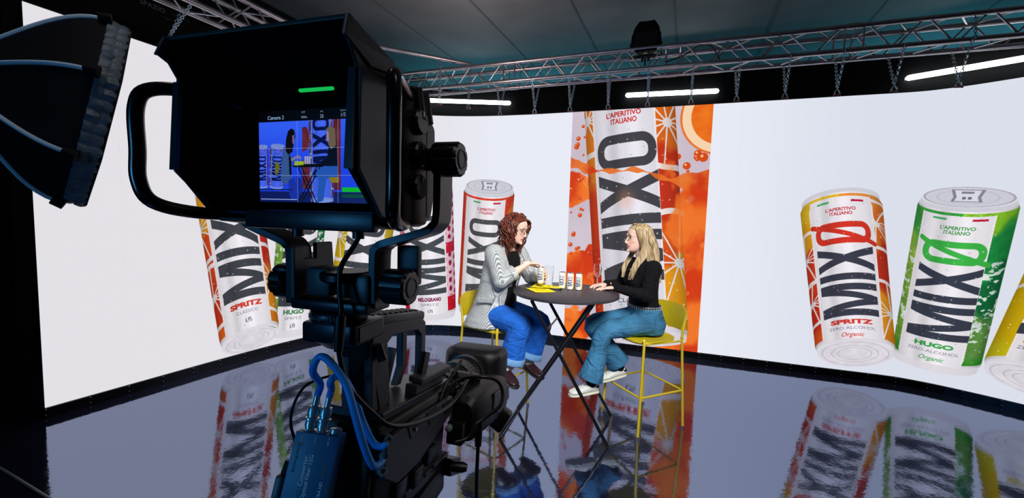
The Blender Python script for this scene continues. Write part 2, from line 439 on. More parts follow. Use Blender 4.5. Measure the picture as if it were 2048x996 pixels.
BER = dict(kind='citrus', left=[(232, 110, 20), (220, 60, 20), (214, 46, 30), (222, 60, 40)], right=[(226, 96, 24), (220, 70, 30), (226, 130, 50), (214, 60, 30)], wheels=[(.95, .45, .2)])
RED = (206, 60, 44); DKG = (70, 72, 80); VIO = (92, 84, 110)
def can_texts(name, sub, third, c1, c2=(128, 122, 140), c3=(70, 66, 90)):
    o = [(name, .198, .029, .98 if len(name) > 6 else (1.12 if len(name) > 5 else .92), c1, .055, .0), (sub, .160, .017, 1.24 if len(sub) > 9 else .74, c2, .0, .0)]
    if third == 'Organic': o.append((third, .116, .034, .58, c1, .01, .35))
    else: o.append((third, .112, .030, .22, c3, .01, .0))
    return o
# ------------------------------------------------------------------ materials shared by several things
M_black = mat('black_paint', rgb(10, 11, 13), 0.55, noise=.3, nscale=12)
M_matte = mat('matte_black_cloth', rgb(7, 8, 10), 0.9, spec=.15, noise=.3, nscale=40, bump=.15, bscale=160)
M_alu = mat('truss_aluminium', rgb(176, 172, 178), 0.33, metal=1.0, noise=.18, nscale=9)
M_zinc = mat('zinc_chain_steel', rgb(150, 168, 180), 0.35, metal=1.0)
M_white_tube = mat('lit_tube', (1, 1, 1, 1), .4, emit=(.93, 1.0, .97, 1), estr=9.0)

# ------------------------------------------------------------------ room shell
def slab(name, x0, x1, y0, y1, z0, z1, m, label):
    b = MB().box(((x0 + x1) / 2, (y0 + y1) / 2, (z0 + z1) / 2), (x1 - x0, y1 - y0, z1 - z0)); o = b.build(name, m, smooth=False)
    o['kind'] = 'structure'; o['label'] = label; return o

M_floor = mat('gloss_floor', rgb(26, 27, 42), 0.055, spec=1.0)
def _floor_nodes(m):
    nt = m.node_tree; b = nt.nodes['Principled BSDF']; tc = nt.nodes.new('ShaderNodeTexCoord')
    b.inputs['IOR'].default_value = 3.9; b.inputs['Specular IOR Level'].default_value = .5
    b.inputs['Specular Tint'].default_value = (.60, .70, 1.0, 1)
    n = nt.nodes.new('ShaderNodeTexNoise'); n.inputs['Scale'].default_value = 7.0; n.inputs['Detail'].default_value = 5; nt.links.new(tc.outputs['Object'], n.inputs['Vector'])
    mr = nt.nodes.new('ShaderNodeMapRange'); mr.inputs['To Min'].default_value = .035; mr.inputs['To Max'].default_value = .085; nt.links.new(n.outputs['Fac'], mr.inputs['Value']); nt.links.new(mr.outputs[0], b.inputs['Roughness'])
    # hand-laid resin: slow swell, and a few scuffs
    n2 = nt.nodes.new('ShaderNodeTexNoise'); n2.inputs['Scale'].default_value = 26.0; n2.inputs['Detail'].default_value = 2; nt.links.new(tc.outputs['Object'], n2.inputs['Vector'])
    bp = nt.nodes.new('ShaderNodeBump'); bp.inputs['Strength'].default_value = .10; bp.inputs['Distance'].default_value = .0035; nt.links.new(n2.outputs['Fac'], bp.inputs['Height']); nt.links.new(bp.outputs[0], b.inputs['Normal'])
    mp = nt.nodes.new('ShaderNodeMapping'); mp.inputs['Rotation'].default_value = (0, 0, .35); mp.inputs['Scale'].default_value = (3.0, 40.0, 1); nt.links.new(tc.outputs['Object'], mp.inputs['Vector'])
    n3 = nt.nodes.new('ShaderNodeTexNoise'); n3.inputs['Scale'].default_value = 1.0; n3.inputs['Detail'].default_value = 2; nt.links.new(mp.outputs[0], n3.inputs['Vector'])
    r = nt.nodes.new('ShaderNodeValToRGB'); r.color_ramp.elements[0].position = .70; r.color_ramp.elements[1].position = .74
    r.color_ramp.elements[0].color = rgb(26, 27, 42); r.color_ramp.elements[1].color = rgb(46, 47, 60); nt.links.new(n3.outputs['Fac'], r.inputs[0]); nt.links.new(r.outputs[0], b.inputs['Base Color'])
_floor_nodes(M_floor)
slab('floor', -5.2, 7.6, -4.0, 9.0, -.12, 0.0, M_floor, 'glossy dark resin studio floor mirroring the screen')

M_conc = mat('cast_concrete', rgb(100, 97, 100), .85, noise=.22, nscale=1.3, bump=.35, bscale=7)
slab('ceiling', -5.2, 7.6, -4.0, 9.0, 4.2, 4.4, M_conc, 'rough cast concrete ceiling with formwork joints')
M_joint = mat('concrete_seam', rgb(84, 84, 88), .9)
_dir = Vector((.42, .907, 0)); _nrm = Vector((.907, -.42, 0))
for i in range(-3, 7):
    # formwork joints run with the left wing of the screen: proud seams left by the boards
    c = Vector((-.58, 4.62, 4.197)) + _nrm * (i * 1.08)
    M = Matrix.Rotation(math.atan2(_dir.y, _dir.x), 4, 'Z')
    o = MB().box((0, 0, 0), (7.4, .022, .008)).build('trim_%d' % (i + 4), M_joint, smooth=False); o.matrix_world = Matrix.Translation(c - _dir * .9) @ M; o['kind'] = 'structure'

slab('wall_right', 7.5, 7.6, -4, 9, 0, 4.2, M_black, 'dark side wall of the studio')
slab('wall_front', -5.2, 7.6, -4.1, -4.0, 0, 4.2, M_black, 'dark wall behind the crew')
slab('wall_far', -5.2, 7.6, 8.9, 9.0, 0, 4.2, M_black, 'dark far wall behind the screen')
slab('wall_side', -5.3, -5.2, -4, 9, 0, 4.2, M_black, 'dark left side wall of the studio')

# ------------------------------------------------------------------ curved video wall
PATH = [(-3.60, 2.86), (-3.335, 3.43), (-3.07, 4.0), (-2.79, 4.53), (-2.45, 5.0), (-1.95, 5.35), (-1.30, 5.53), (-0.67, 5.53), (0.05, 5.39), (0.75, 5.18), (2.36, 4.67), (3.6, 4.27), (4.15, 4.09), (4.36, 3.97), (4.55, 3.80), (4.83, 3.47), (5.0, 3.2)]
_c = catmull([(x, y, 0) for x, y in PATH], 24) + [Vector((5.12, 2.95, 0)), Vector((5.2, 2.7, 0))]
_S = [0.0]
for a, b in zip(_c, _c[1:]): _S.append(_S[-1] + (b - a).length)
LEN = _S[-1]; _cx = np.array([p.x for p in _c]); _cy = np.array([p.y for p in _c])
def on_screen(s, off=0.0, z=0.0):
    """point of the wall's plan curve at arc length s, off metres behind it"""
    x, y = np.interp(s, _S, _cx), np.interp(s, _S, _cy); e = .05
    dx = np.interp(s + e, _S, _cx) - np.interp(s - e, _S, _cx); dy = np.interp(s + e, _S, _cy) - np.interp(s - e, _S, _cy); l = math.hypot(dx, dy)
    return Vector((x - dy / l * off, y + dx / l * off, z))
ZB, ZT = 0.078, 3.12
cv = Canvas(LEN, ZT, 420, (.895, .895, .93))
sl, S, Z = cv.region(0, LEN, 0, ZT)
tone = np.ones(S.shape + (3,), np.float32) * C255(230, 227, 233); tone = mix(tone, C255(235, 238, 248), sm(3.2, 5.0, S)); tone = mix(tone, C255(222, 226, 238), sm(7.4, 9.2, S))
seam = ((np.abs((S / .49) % 1 - .5) > .496) | (np.abs((Z / .5) % 1 - .5) > .497)); tone[seam] *= .988
cv.a[sl] = tone
# the tall banner picture
def orange(S, Z, k):
    n = fbm(S * 3.1 + k, Z * 2.3, 1) ; n2 = np.abs(fbm(S * 5 + Z * 2 + k, Z * 4 - S * 2, 3) - .5) * 2
    c = mix(np.ones(S.shape + (3,), np.float32) * C255(243, 120, 40), C255(212, 58, 16), sm(.35, .62, n)); c = mix(c, C255(250, 168, 110), sm(.12, .0, n2) * .45 * sm(.45, .6, fbm(S * 2 + 9, Z * 2, 5))); return mix(c, C255(196, 40, 14), sm(.50, .8, n2) * .7)
bs0, bs1 = 5.83, 7.515
sl, S, Z = cv.region(bs0, bs1, ZB, ZT)
bk = mix(np.ones(S.shape + (3,), np.float32) * C255(214, 204, 216), C255(196, 178, 192), fbm(S * 2, Z * 1.5, 2))
n = fbm(S * 2.6, Z * 1.9, 0) + .35 * (fbm(S * 8, Z * 8, 4) - .5)
mr = sm(.0, .06, n - .46 + .9 * (S - 7.2) + .30 * sm(2.2, 1.2, Z) - .75 * sm(2.1, 2.6, Z))
ml = sm(.0, .05, n - .57 + .8 * np.exp(-((S - 5.9) / .28) ** 2) * (np.exp(-((Z - 2.12) / .17) ** 2) + 1.1 * np.exp(-((Z - .95) / .30) ** 2) + 1.2 * np.exp(-((Z - .2) / .25) ** 2)) - .25 * np.exp(-((Z - 1.55) / .3) ** 2) - .25 * np.exp(-((Z - 2.8) / .35) ** 2))
bk = mix(bk, (0, 0, 0), np.maximum(mr, ml) * 0); oc = orange(S, Z, 0.0); m = np.maximum(mr, ml); bk = bk * (1 - m[..., None]) + oc * m[..., None]
r = np.hypot(S - 7.62, Z - 2.98); a = np.arctan2(Z - 2.98, S - 7.62)
sl_ = np.clip((.47 - r) * 60, 0, 1); fl = mix(np.ones(S.shape + (3,), np.float32) * C255(226, 84, 16), C255(246, 140, 40), fbm(S * 9, Z * 9, 2)); fl = mix(fl, C255(248, 214, 176), ((r > .34) & (r < .44)).astype(np.float32)); fl = mix(fl, C255(236, 96, 20), (r > .455).astype(np.float32))
bk = bk * (1 - sl_[..., None]) + fl * sl_[..., None]
g = np.random.RandomState(11)
for i in range(34):
    x, z, q = (g.uniform(5.85, 6.02), g.uniform(1.2, 3.05), g.uniform(.012, .036)) if i < 22 else (g.uniform(7.15, 7.5), g.uniform(2.05, 2.65), g.uniform(.015, .06))
    d = np.hypot(S - x, Z - z); mm = np.clip((q - d) * 300 + .5, 0, 1); bk = mix(bk, C255(214, 74, 22), mm); bk = mix(bk, C255(250, 190, 140), np.clip((q * .35 - np.hypot(S - x + q * .3, Z - z - q * .3)) * 300, 0, 1))
cv.blend(sl, np.ones(S.shape, np.float32), bk)
BIG = dict(SPR, zone=(-.80, .56), dx=-.12, mw=.94, ink=(64, 64, 70), body=(226, 222, 232), logo=(196, 44, 40), texts=can_texts('SPRITZ', 'CLASSICO', '6,9%', RED, (84, 80, 100)), wheels=[(-.95, .88, .14), (.82, .825, .17), (.90, .29, .20)],
           left=[(222, 84, 20), (210, 50, 14), (216, 60, 16), (236, 130, 30), (230, 120, 24)], right=[(236, 160, 30), (240, 160, 20), (224, 84, 20), (206, 50, 20), (232, 110, 24), (226, 96, 20)])
keep = cv.a.copy()
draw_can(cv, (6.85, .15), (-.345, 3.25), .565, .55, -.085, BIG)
sl, S, Z = cv.region(bs0, bs1, ZB, ZT)
yb = 2.36 - .16 * sm(6.5, 7.4, S) + .10 * sm(6.2, 5.85, S) + .05 * (fbm(S * 4, Z * 0 + 3, 1) - .5) * 2
th = .022 + .05 * sm(6.25, 5.9, S) + .10 * sm(7.0, 7.4, S) + .016 * np.sin(S * 21)
m = np.clip((th - np.abs(Z - yb)) * 200 + .5, 0, 1) * .92
cv.blend(sl, m, orange(S, Z, 5.0) * .96)
m = sm(.0, .08, fbm(S * 2.6 + 4, Z * 2.1, 2) - .62 + .45 * np.exp(-((S - 7.36) / .26) ** 2 - ((Z - 1.78) / .42) ** 2)) * .8 * sm(6.92, 7.06, S)
cv.blend(sl, m, orange(S, Z, 9.0))
m = sm(.42, .0, np.hypot((S - 6.56) / .42, (Z - 1.98) / .5)) * .35
cv.blend(sl, m, np.ones(S.shape + (3,), np.float32) * C255(226, 150, 110))
cv.a[:, :int(bs0 * cv.D)] = keep[:, :int(bs0 * cv.D)]; cv.a[:, int(bs1 * cv.D) + 1:] = keep[:, int(bs1 * cv.D) + 1:]
# the cans on the white field
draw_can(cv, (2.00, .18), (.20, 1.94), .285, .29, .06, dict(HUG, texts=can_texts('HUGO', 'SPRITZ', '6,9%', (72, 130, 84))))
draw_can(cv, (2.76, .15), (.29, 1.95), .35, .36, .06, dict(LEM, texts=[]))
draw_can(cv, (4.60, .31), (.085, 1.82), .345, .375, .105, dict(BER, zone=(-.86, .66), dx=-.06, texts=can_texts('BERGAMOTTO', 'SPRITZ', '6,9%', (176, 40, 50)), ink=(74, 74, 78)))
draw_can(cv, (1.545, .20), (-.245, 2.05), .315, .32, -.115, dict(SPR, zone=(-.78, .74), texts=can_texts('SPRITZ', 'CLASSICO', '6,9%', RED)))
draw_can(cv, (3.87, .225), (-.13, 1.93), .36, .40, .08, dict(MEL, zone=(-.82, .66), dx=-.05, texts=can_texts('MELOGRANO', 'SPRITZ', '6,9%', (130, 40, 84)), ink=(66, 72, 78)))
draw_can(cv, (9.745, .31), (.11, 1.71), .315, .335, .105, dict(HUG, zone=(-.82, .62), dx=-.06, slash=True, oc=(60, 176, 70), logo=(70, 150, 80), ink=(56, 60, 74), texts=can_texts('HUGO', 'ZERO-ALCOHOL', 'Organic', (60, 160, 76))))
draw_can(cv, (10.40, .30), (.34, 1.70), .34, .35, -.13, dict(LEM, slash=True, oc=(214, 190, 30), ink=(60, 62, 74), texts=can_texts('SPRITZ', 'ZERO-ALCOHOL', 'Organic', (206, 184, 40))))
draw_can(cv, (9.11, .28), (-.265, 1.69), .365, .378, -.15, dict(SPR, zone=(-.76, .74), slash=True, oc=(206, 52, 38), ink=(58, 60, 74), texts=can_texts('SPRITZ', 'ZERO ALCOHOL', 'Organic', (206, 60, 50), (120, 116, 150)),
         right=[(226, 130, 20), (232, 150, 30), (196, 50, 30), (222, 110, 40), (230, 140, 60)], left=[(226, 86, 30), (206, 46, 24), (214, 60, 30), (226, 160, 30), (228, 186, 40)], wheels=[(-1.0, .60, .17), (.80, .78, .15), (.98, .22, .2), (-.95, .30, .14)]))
M_led = picture_mat('video_wall_picture', cv.image('video_wall_picture'), 0.97)
M_led.node_tree.nodes['Principled BSDF'].inputs['Roughness'].default_value = .6
wall = empty('video_wall', 'tall curved video wall showing giant drinks cans round the studio', 'screen', (0.4, 5.3, 0))
def wparent(o):
    o.parent = wall; o.matrix_parent_inverse = Matrix.Translation(wall.location).inverted(); return o
ns = 420; vs = []; fs = []; uvs = []
for i in range(ns + 1):
    s = LEN * i / ns; vs += [on_screen(s, 0, ZB), on_screen(s, 0, ZT)]; uvs += [(s / LEN, ZB / ZT), (s / LEN, 1.0)]
for i in range(ns): fs.append((2 * i, 2 * i + 2, 2 * i + 3, 2 * i + 1))
me = bpy.data.meshes.new('display_surface'); me.from_pydata(vs, [], fs); ul = me.uv_layers.new(name='UVMap')
for l in me.loops: ul.data[l.index].uv = uvs[l.vertex_index]
me.materials.append(M_led); me.polygons.foreach_set('use_smooth', [True] * len(me.polygons)); wparent(link_new('display_surface', me))
# cabinets behind the surface, black plinth panels with bright screws below it
M_cab = mat('cabinet_black', rgb(14, 14, 17), .5)
M_plinth = mat('plinth_black', rgb(9, 9, 11), .25)
def curved_box(s0, s1, o0, o1, z0, z1, n=3):
    R = []
    for i in range(n + 1):
        s = s0 + (s1 - s0) * i / n; R.append([on_screen(s, o0, z0), on_screen(s, o1, z0), on_screen(s, o1, z1), on_screen(s, o0, z1)])
    return MB().rings(R)
nc = 23
for i in range(nc): 
    w = LEN / nc
    wparent(curved_box(i * w + .002, (i + 1) * w - .002, .012, .10, ZB, ZT + .012, 14).build('cabinet', M_cab, smooth=False))
npn = 46; w = LEN / npn; scr = MB()
for i in range(npn):
    wparent(curved_box(i * w + .0025, (i + 1) * w - .0025, -.012, .10, .0, ZB - .002, 2).build('plinth_panel', M_plinth, smooth=False))
    for ss in (i * w, ):
        p = on_screen(ss, -.014, .068); d = on_screen(ss, -.02, .068) - p; scr.lathe([(.004, 0), (.004, .004), (.001, .005)], Mdir(p, d), 8)
        p = on_screen(ss, -.014, .022); scr.lathe([(.003, 0), (.003, .004), (.001, .005)], Mdir(p, d), 8)
so = wparent(scr.build('plinth_screws', mat('bright_screw', rgb(230, 235, 245), .3, metal=.3))); so['kind'] = 'stuff'
# the support foot seen at the near end of the left wing
e0 = on_screen(0.0, .1, 0); f = MB()
for dz, h in ((0, .36),):
    a = on_screen(0, .02, .06); b = on_screen(0, .34, .06); t = (on_screen(.3, 0, 0) - on_screen(0, 0, 0)).normalized() * .012
    f.prism([a, b, on_screen(0, .30, .10), on_screen(0, .08, .42), on_screen(0, .02, .42)], t)
wparent(f.build('support_gusset', mat('gusset_steel', rgb(26, 30, 32), .5), bevel=.002))

# black fascia behind the wall, and the black printed backdrop behind the left wing
def sheet(name, s0, s1, off, th, z0, z1, m, label, n=40):
    o = curved_box(s0, s1, off, off + th, z0, z1, n).build(name, m, smooth=False); o['kind'] = 'structure'; o['label'] = label; return o
M_fascia = mat('fascia_black', rgb(6, 7, 10), .8, spec=.15, noise=.25, nscale=5)
sheet('wall_back', 2.7, LEN + .1, .42, .05, 0, 3.63, M_fascia, 'black fascia wall standing behind the curved screen')
M_drape = mat('backdrop_black', rgb(9, 9, 10), .8, spec=.2)
wl = MB(); d0 = Vector((.42, .907, 0)); p0 = Vector((-3.60, 2.86, 0)) + Vector((-.907, .42, 0)) * .34
wl.prism([p0 - d0 * .02, p0 + d0 * 3.4, p0 + d0 * 3.4 + Vector((-.06, .02, 0)), p0 - d0 * .02 + Vector((-.06, .02, 0))], (0, 0, 4.19))
o = wl.build('wall_left', M_drape, smooth=False); o['kind'] = 'structure'; o['label'] = 'black printed backdrop standing behind the left wing of the screen'
M_let = mat('grey_print', rgb(120, 130, 128), .6); M_let2 = mat('dim_print', rgb(52, 60, 50), .6)
rotz = math.atan2(d0.y, d0.x)
k = 0
for row, z in enumerate((3.60, 3.93, 3.27)):
    for i in range(4):
        u = .92 + i * .80 + (0, -.12, .42)[row]
        if u > 3.0: continue
        base = p0 + d0 * u + Vector((.907, -.42, 0)) * .003
        for txt, du, dz, sz, m in (('SPAZIO', -.03, 0, .058, M_let), ('Visibile', .19, 0, .058, M_let2), ('PUBBLICITA', .10, -.06, .022, M_let2)):
            me = text_mesh(txt, sz, .001); me.materials.clear(); me.materials.append(m)
            ob = link_new('backdrop_lettering', me, o); c = base + d0 * du; ob.matrix_world = Matrix.Translation((c.x, c.y, z + dz)) @ Matrix.Rotation(rotz, 4, 'Z') @ Matrix.Rotation(PI / 2, 4, 'X')
            k += 1
# ------------------------------------------------------------------ rigging: trusses, pipe, chains, lamps
TD = Vector((.951, -.309, 0)); TN = Vector((.309, .951, 0)); TP = Vector((1.054, 4.55, 0))     # back truss: direction, away from the viewer, a point
ZL, ZU = 3.405, 3.63
def truss(name, label, base, d, n, u0, u1, w, joints, bay=.46):
    root = empty(name, label, 'truss', base)
    M0 = Matrix.Translation(base).inverted()
    def sub(o): o.parent = root; o.matrix_parent_inverse = M0; return o
    P = lambda u, a, z: base + d * u + n * (w * a) + Vector((0, 0, z))
    for a in (0, 1):
        for z in (ZL, ZU):
            sub(MB().tube([P(u0, a, z), P(u1, a, z)], .0245, 14).build('chord', M_alu))
    proto = {}
    faces = [((0, ZL), (0, ZU)), ((1, ZL), (1, ZU)), ((0, ZL), (1, ZL)), ((0, ZU), (1, ZU))]
    us = [u0] + list(joints) + [u1]
    for q in range(len(us) - 1):
        a0, a1 = us[q] + .09, us[q + 1] - .09; nb = max(1, round((a1 - a0) / bay)); st = (a1 - a0) / nb
        for fi, (A, B) in enumerate(faces):
            for i in range(nb):
                for s0, s1, X, Y in ((a0 + i * st + .02, a0 + (i + .5) * st - .02, B, A), (a0 + (i + .5) * st + .02, a0 + (i + 1) * st - .02, A, B)):
                    sub(MB().tube([P(s0, *X), P(s1, *Y)], .0085, 8).build('brace', M_alu))
    for j in joints:
        for A, B in faces:
            for dx in (-.075, .075): sub(MB().tube([P(j + dx, *A), P(j + dx, *B)], .0085, 8).build('end_brace', M_alu))
        for a in (0, 1):
            for z in (ZL, ZU):
                c = MB(); c.tube([P(j - .055, a, z), P(j + .055, a, z)], .0285, 12)
                for dx in (-.035, .0, .035): c.tube([P(j + dx, a, z) + Vector((0, 0, -.034)), P(j + dx, a, z) + Vector((0, 0, .034))], .006, 6)
                sub(c.build('coupler', M_alu))
    return root
truss('box_truss', 'long silver box truss running above the front of the screen', TP, TD, TN, -3.1, 4.3, .235, (-1.22, .70, 2.32))
LD = Vector((.42, .907, 0)); LP = Vector((-2.66, 3.56, 0)); LN = Vector((-.907, .42, 0))
truss('box_truss', 'pale pinkish box truss over the left wing of the screen', LP, LD, LN, -1.9, 1.75, .235, (-.75,))

pipe_a, pipe_b = Vector((-2.35, 4.59, 3.74)), Vector((-.62, 5.24, 3.72))
p = tag(MB().tube([pipe_a, pipe_b], .024, 12).build('steel_pipe', M_alu), 'single grey pipe laid slantwise over the corner where both trusses meet', 'pipe')

def chain_links(mb, a, b, sag=.0, wire=.0036, ll=.030, lw=.0105):
    a, b = Vector(a), Vector(b); L = (b - a).length; n = max(2, round(L / (ll * .82))); t = (b - a).normalized(); x = t.orthogonal().normalized(); y = t.cross(x)
    for i in range(n):
        c = a.lerp(b, (i + .5) / n); s = x if i % 2 == 0 else y; s = (s + (y if i % 2 == 0 else x) * .35).normalized()
        ring = []
        for k in range(10):
            an = 2 * PI * k / 10; ring.append(c + t * (math.cos(an) * ll / 2) + s * (math.sin(an) * lw))
        mb.tube(ring, wire, 5, up=t.cross(s), closed=True)
def shackle(c, d, root, M0):
    mb = MB(); c = Vector(c)
    bow = [c + d * .017 + Vector((0, 0, -.028)), c + d * .020 + Vector((0, 0, -.006)), c + d * .012 + Vector((0, 0, .014)), c + Vector((0, 0, .021)), c - d * .012 + Vector((0, 0, .014)), c - d * .020 + Vector((0, 0, -.006)), c - d * .017 + Vector((0, 0, -.028))]
    mb.tube(catmull(bow, 4), .0052, 8); o = mb.build('shackle', M_zinc, root); o.matrix_parent_inverse = M0
    pin = MB().tube([c + d * .034 + Vector((0, 0, -.03)), c - d * .030 + Vector((0, 0, -.03))], .0062, 8); pin.lathe([(.010, 0), (.010, .008)], Mdir(c + d * .026 + Vector((0, 0, -.03)), d), 8)
    q = pin.build('shackle_pin', mat_pin, root); q.matrix_parent_inverse = M0
mat_pin = mat('shackle_pin_red', rgb(120, 60, 70), .4, metal=.5)
def vchain(label, A, B, c, d):
    root = empty('hanging_chain', label, 'chain', c, group='chains hanging from the rigging'); M0 = Matrix.Translation(c).inverted(); c = Vector(c)
    mb = MB(); chain_links(mb, A, c + Vector((0, 0, .026))); o = mb.build('chain', M_zinc, root); o.matrix_parent_inverse = M0
    if B is not None:
        mb = MB(); chain_links(mb, B, c + Vector((0, 0, .026))); o = mb.build('chain', M_zinc, root); o.matrix_parent_inverse = M0
    shackle(c, d, root, M0)
ords = ['first', 'second', 'third', 'fourth', 'fifth', 'sixth', 'seventh', 'eighth', 'ninth', 'tenth', 'eleventh', 'twelfth', 'thirteenth']
for i, u in enumerate([-1.366, -.900, -.448, .007, .452, .912, 1.364, 1.813, 2.263, 2.721, 3.20]):
    c = TP + TD * u + TN * .11 + Vector((0, 0, 3.052))
    A = TP + TD * (u - .01) + TN * (-.028) + Vector((0, 0, ZL + .01)); B = TP + TD * (u + .012 * (i % 3)) + TN * .262 + Vector((0, 0, ZL + .01))
    where = {0: 'by the short tube lamp', 4: 'over the middle tube lamp', 5: 'over the middle tube lamp', 9: 'over the right tube lamp', 10: 'over the right tube lamp'}.get(i, 'over bare black fascia')
    vchain('%s shackled chain along the long truss from its far end, %s' % (ords[i], where), A, B, c, TD)
    # the turns of chain round the chord
for i, (s, uu) in enumerate(((3.814, .62), (4.308, .83))):
    t = pipe_a.lerp(pipe_b, (.775, .985)[i]); c = Vector((t.x, t.y, 3.17))
    vchain('single chain dropping from the %s of the slanting pipe to the screen' % ('middle' if i == 0 else 'far end'), t + Vector((0, 0, .02)), t + Vector((.02, -.03, -.05)), c, TD)
for i, u in enumerate((-.22, .28)):
    c = LP + LD * u + LN * .12 + Vector((0, 0, 3.14))
    c = LP + LD * u + LN * (.42 if i == 0 else .25) + Vector((0, 0, 3.19))
    vchain('%s V-shaped chain under the truss over the left wing' % ('nearer' if i == 0 else 'farther'), LP + LD * (u - .02) + LN * (-.02) + Vector((0, 0, ZL + .01)), LP + LD * (u + .02) + LN * .26 + Vector((0, 0, ZL + .01)), c, LD)
# safety chain over the end of the right side
c = TP + TD * 3.20; mb = MB(); chain_links(mb, c + TN * .0 + Vector((0, 0, ZU + .03)), c + TN * (-.03) + Vector((0, 0, ZL))); tag(mb.build('safety_chain', M_zinc), 'loose chain looped down the truss above the right tube lamp', 'chain')

# tube lamps on the fascia
M_sock = mat('tube_cap', rgb(180, 184, 188), .4)
def tube_lamp(label, s0, s1, z0, z1):
    a, b = on_screen(s0, .385, z0), on_screen(s1, .385, z1); a.z, b.z = z0, z1; mid = (a + b) / 2; d = (b - a).normalized()
    root = empty('tube_lamp', label, 'lamp', mid, group='tube lamps on the black fascia'); M0 = Matrix.Translation(mid).inverted()
    for nm, mb, m in (('lit_tube', MB().tube([a + d * .02, b - d * .02], .030, 12, round_=True), M_white_tube), ('batten', MB().tube([a + Vector((0, .026, 0)), b + Vector((0, .026, 0))], [(.016, .012)] * 2, 4), M_sock)):
        o = mb.build(nm, m, root); o.matrix_parent_inverse = M0
    for f_ in (.12, .88):
        q = a.lerp(b, f_); nrm = on_screen(s0 + (s1 - s0) * f_, .5) - on_screen(s0 + (s1 - s0) * f_, .3); nrm.z = 0; nrm.normalize()
        o = MB().tube([q, q + nrm * .11], .010, 8).build('wall_clip', M_sock, root); o.matrix_parent_inverse = M0
    for e, sg in ((a, 1), (b, -1)):
        o = MB().tube([e - d * .0 * sg, e + d * .02 * sg], .019, 10).build('end_cap', M_sock, root); o.matrix_parent_inverse = M0
tube_lamp('short-looking lit white tube lamp at the far corner, left of the others', 3.73, 4.86, 3.44, 3.41)
tube_lamp('lit white tube lamp in the middle, above the orange banner', 6.49, 7.62, 3.417, 3.392)
tube_lamp('brightest lit white tube lamp, farthest along the fascia to the right', 9.47, 10.66, 3.385, 3.365)

# covered lamp head sitting on the truss
root = empty('studio_lamp_head', 'black grid-fronted lamp head standing on top of the long truss', 'lamp', TP + TD * .40 + TN * .12 + Vector((0, 0, 3.74)), math.atan2(TD.y, TD.x))
b = MB(); R = []
for y, hw, z0, z1 in ((-.14, .163, -.135, .085), (-.13, .165, -.14, .09), (.10, .115, -.10, .20), (.16, .10, -.08, .205)):
    c = .05; R.append([Vector((-hw + c, y, z0)), Vector((hw - c, y, z0)), Vector((hw, y, z0 + c)), Vector((hw - .01, y, z1 - c)), Vector((hw - c, y, z1)), Vector((-hw + c, y, z1)), Vector((-hw + .01, y, z1 - c)), Vector((-hw, y, z0 + c))])
b.rings(R); b.build('housing', M_matte, root, smooth=False, bevel=.006)
top = MB(); R = []
for z, hx, hy in ((.08, .155, .13), (.15, .14, .12), (.20, .11, .10), (.215, .10, .09)):
    R.append([Vector((hx * math.copysign(abs(math.cos(t)) ** .5, math.cos(t)), .02 + hy * math.copysign(abs(math.sin(t)) ** .5, math.sin(t)), z + .006 * math.sin(5 * t))) for t in [2 * PI * k / 24 for k in range(24)]])
top.rings(R); top.build('hood', M_matte, root)
g = MB()
for r_ in range(6):
    for c_ in range(9): g.box((-.105 + c_ * .026, -.146, -.09 + r_ * .027), (.013, .006, .006))
o = g.build('front_grid', mat('grid_cells', rgb(60, 68, 78), .4), root, smooth=False); o['kind'] = 'stuff'
y = MB(); y.tube([(-.17, 0, 0), (-.17, 0, -.15), (.0, 0, -.17), (.17, 0, -.15), (.17, 0, 0)], .008, 8); y.build('yoke', M_black, root)
cl = MB(); cl.tube([(0, 0, -.17), (0, -.02, -.26)], .009, 8); cl.box((0, -.03, -.10), (.05, .05, .05)); cl.build('clamp', M_black, root)
for x in (-.03, .035):
    k = MB(); k.tube([(x, -.13, -.13), (x, -.14, -.20)], .005, 6); k.lathe([(.012, 0), (.015, .012), (.015, .05), (.008, .065)], Matrix.Translation((x, -.14, -.265)), 10); k.build('power_plug', M_black, root)
q = lambda u, a, z: TP + TD * u + TN * a + Vector((0, 0, z))
tag(MB().tube(catmull([q(.62, -.02, 3.45), q(.80, .02, 3.52), q(.95, .0, 3.60), q(1.08, .03, 3.585), q(1.16, .02, 3.44)], 6), .007, 8).build('power_cable', M_black), 'black cable arching inside the truss right of the lamp head', 'cable')
# ------------------------------------------------------------------ bar table and stools
M_tab = mat('table_top_black', rgb(58, 54, 60), .42, noise=.15, nscale=60, bump=.08, bscale=220)
M_tleg = mat('table_leg_black', rgb(14, 14, 17), .3, spec=.6)
TC = Vector((.44, 3.02, 0))
root = empty('bar_table', 'tall round black folding table with crossed legs between both women', 'table', TC)
b = MB(); b.lathe([(.02, 1.068), (.40, 1.068), (.415, 1.072), (.420, 1.082), (.418, 1.094), (.410, 1.0995), (.02, 1.1)], None, 64); b.build('tabletop', M_tab, root)
T = lambda x, y, z: Vector((x, y, z)) - TC
A, B, D, C = (-.047, 2.771), (.744, 2.678), (.884, 3.122), (.093, 3.215)
tops = {'A': (.60, 2.71), 'C': (.70, 3.06), 'B': (.157, 2.76), 'D': (.28, 3.14)}
def leg(f, t):
    a, b_ = T(*f, .014), T(*t, 1.06); s = (b_ - a).normalized(); mb = MB(); mb.tube([a, b_], [(.013, .010)] * 2, 10); return mb
leg(A, tops['A']).build('leg', M_tleg, root); leg(C, tops['C']).build('leg', M_tleg, root); leg(B, tops['B']).build('leg', M_tleg, root); leg(D, tops['D']).build('leg', M_tleg, root)
for p, q in ((A, C), (B, D)): MB().tube([T(*p, .014), T(*q, .014)], .012, 10, round_=True).build('foot_bar', M_tleg, root)
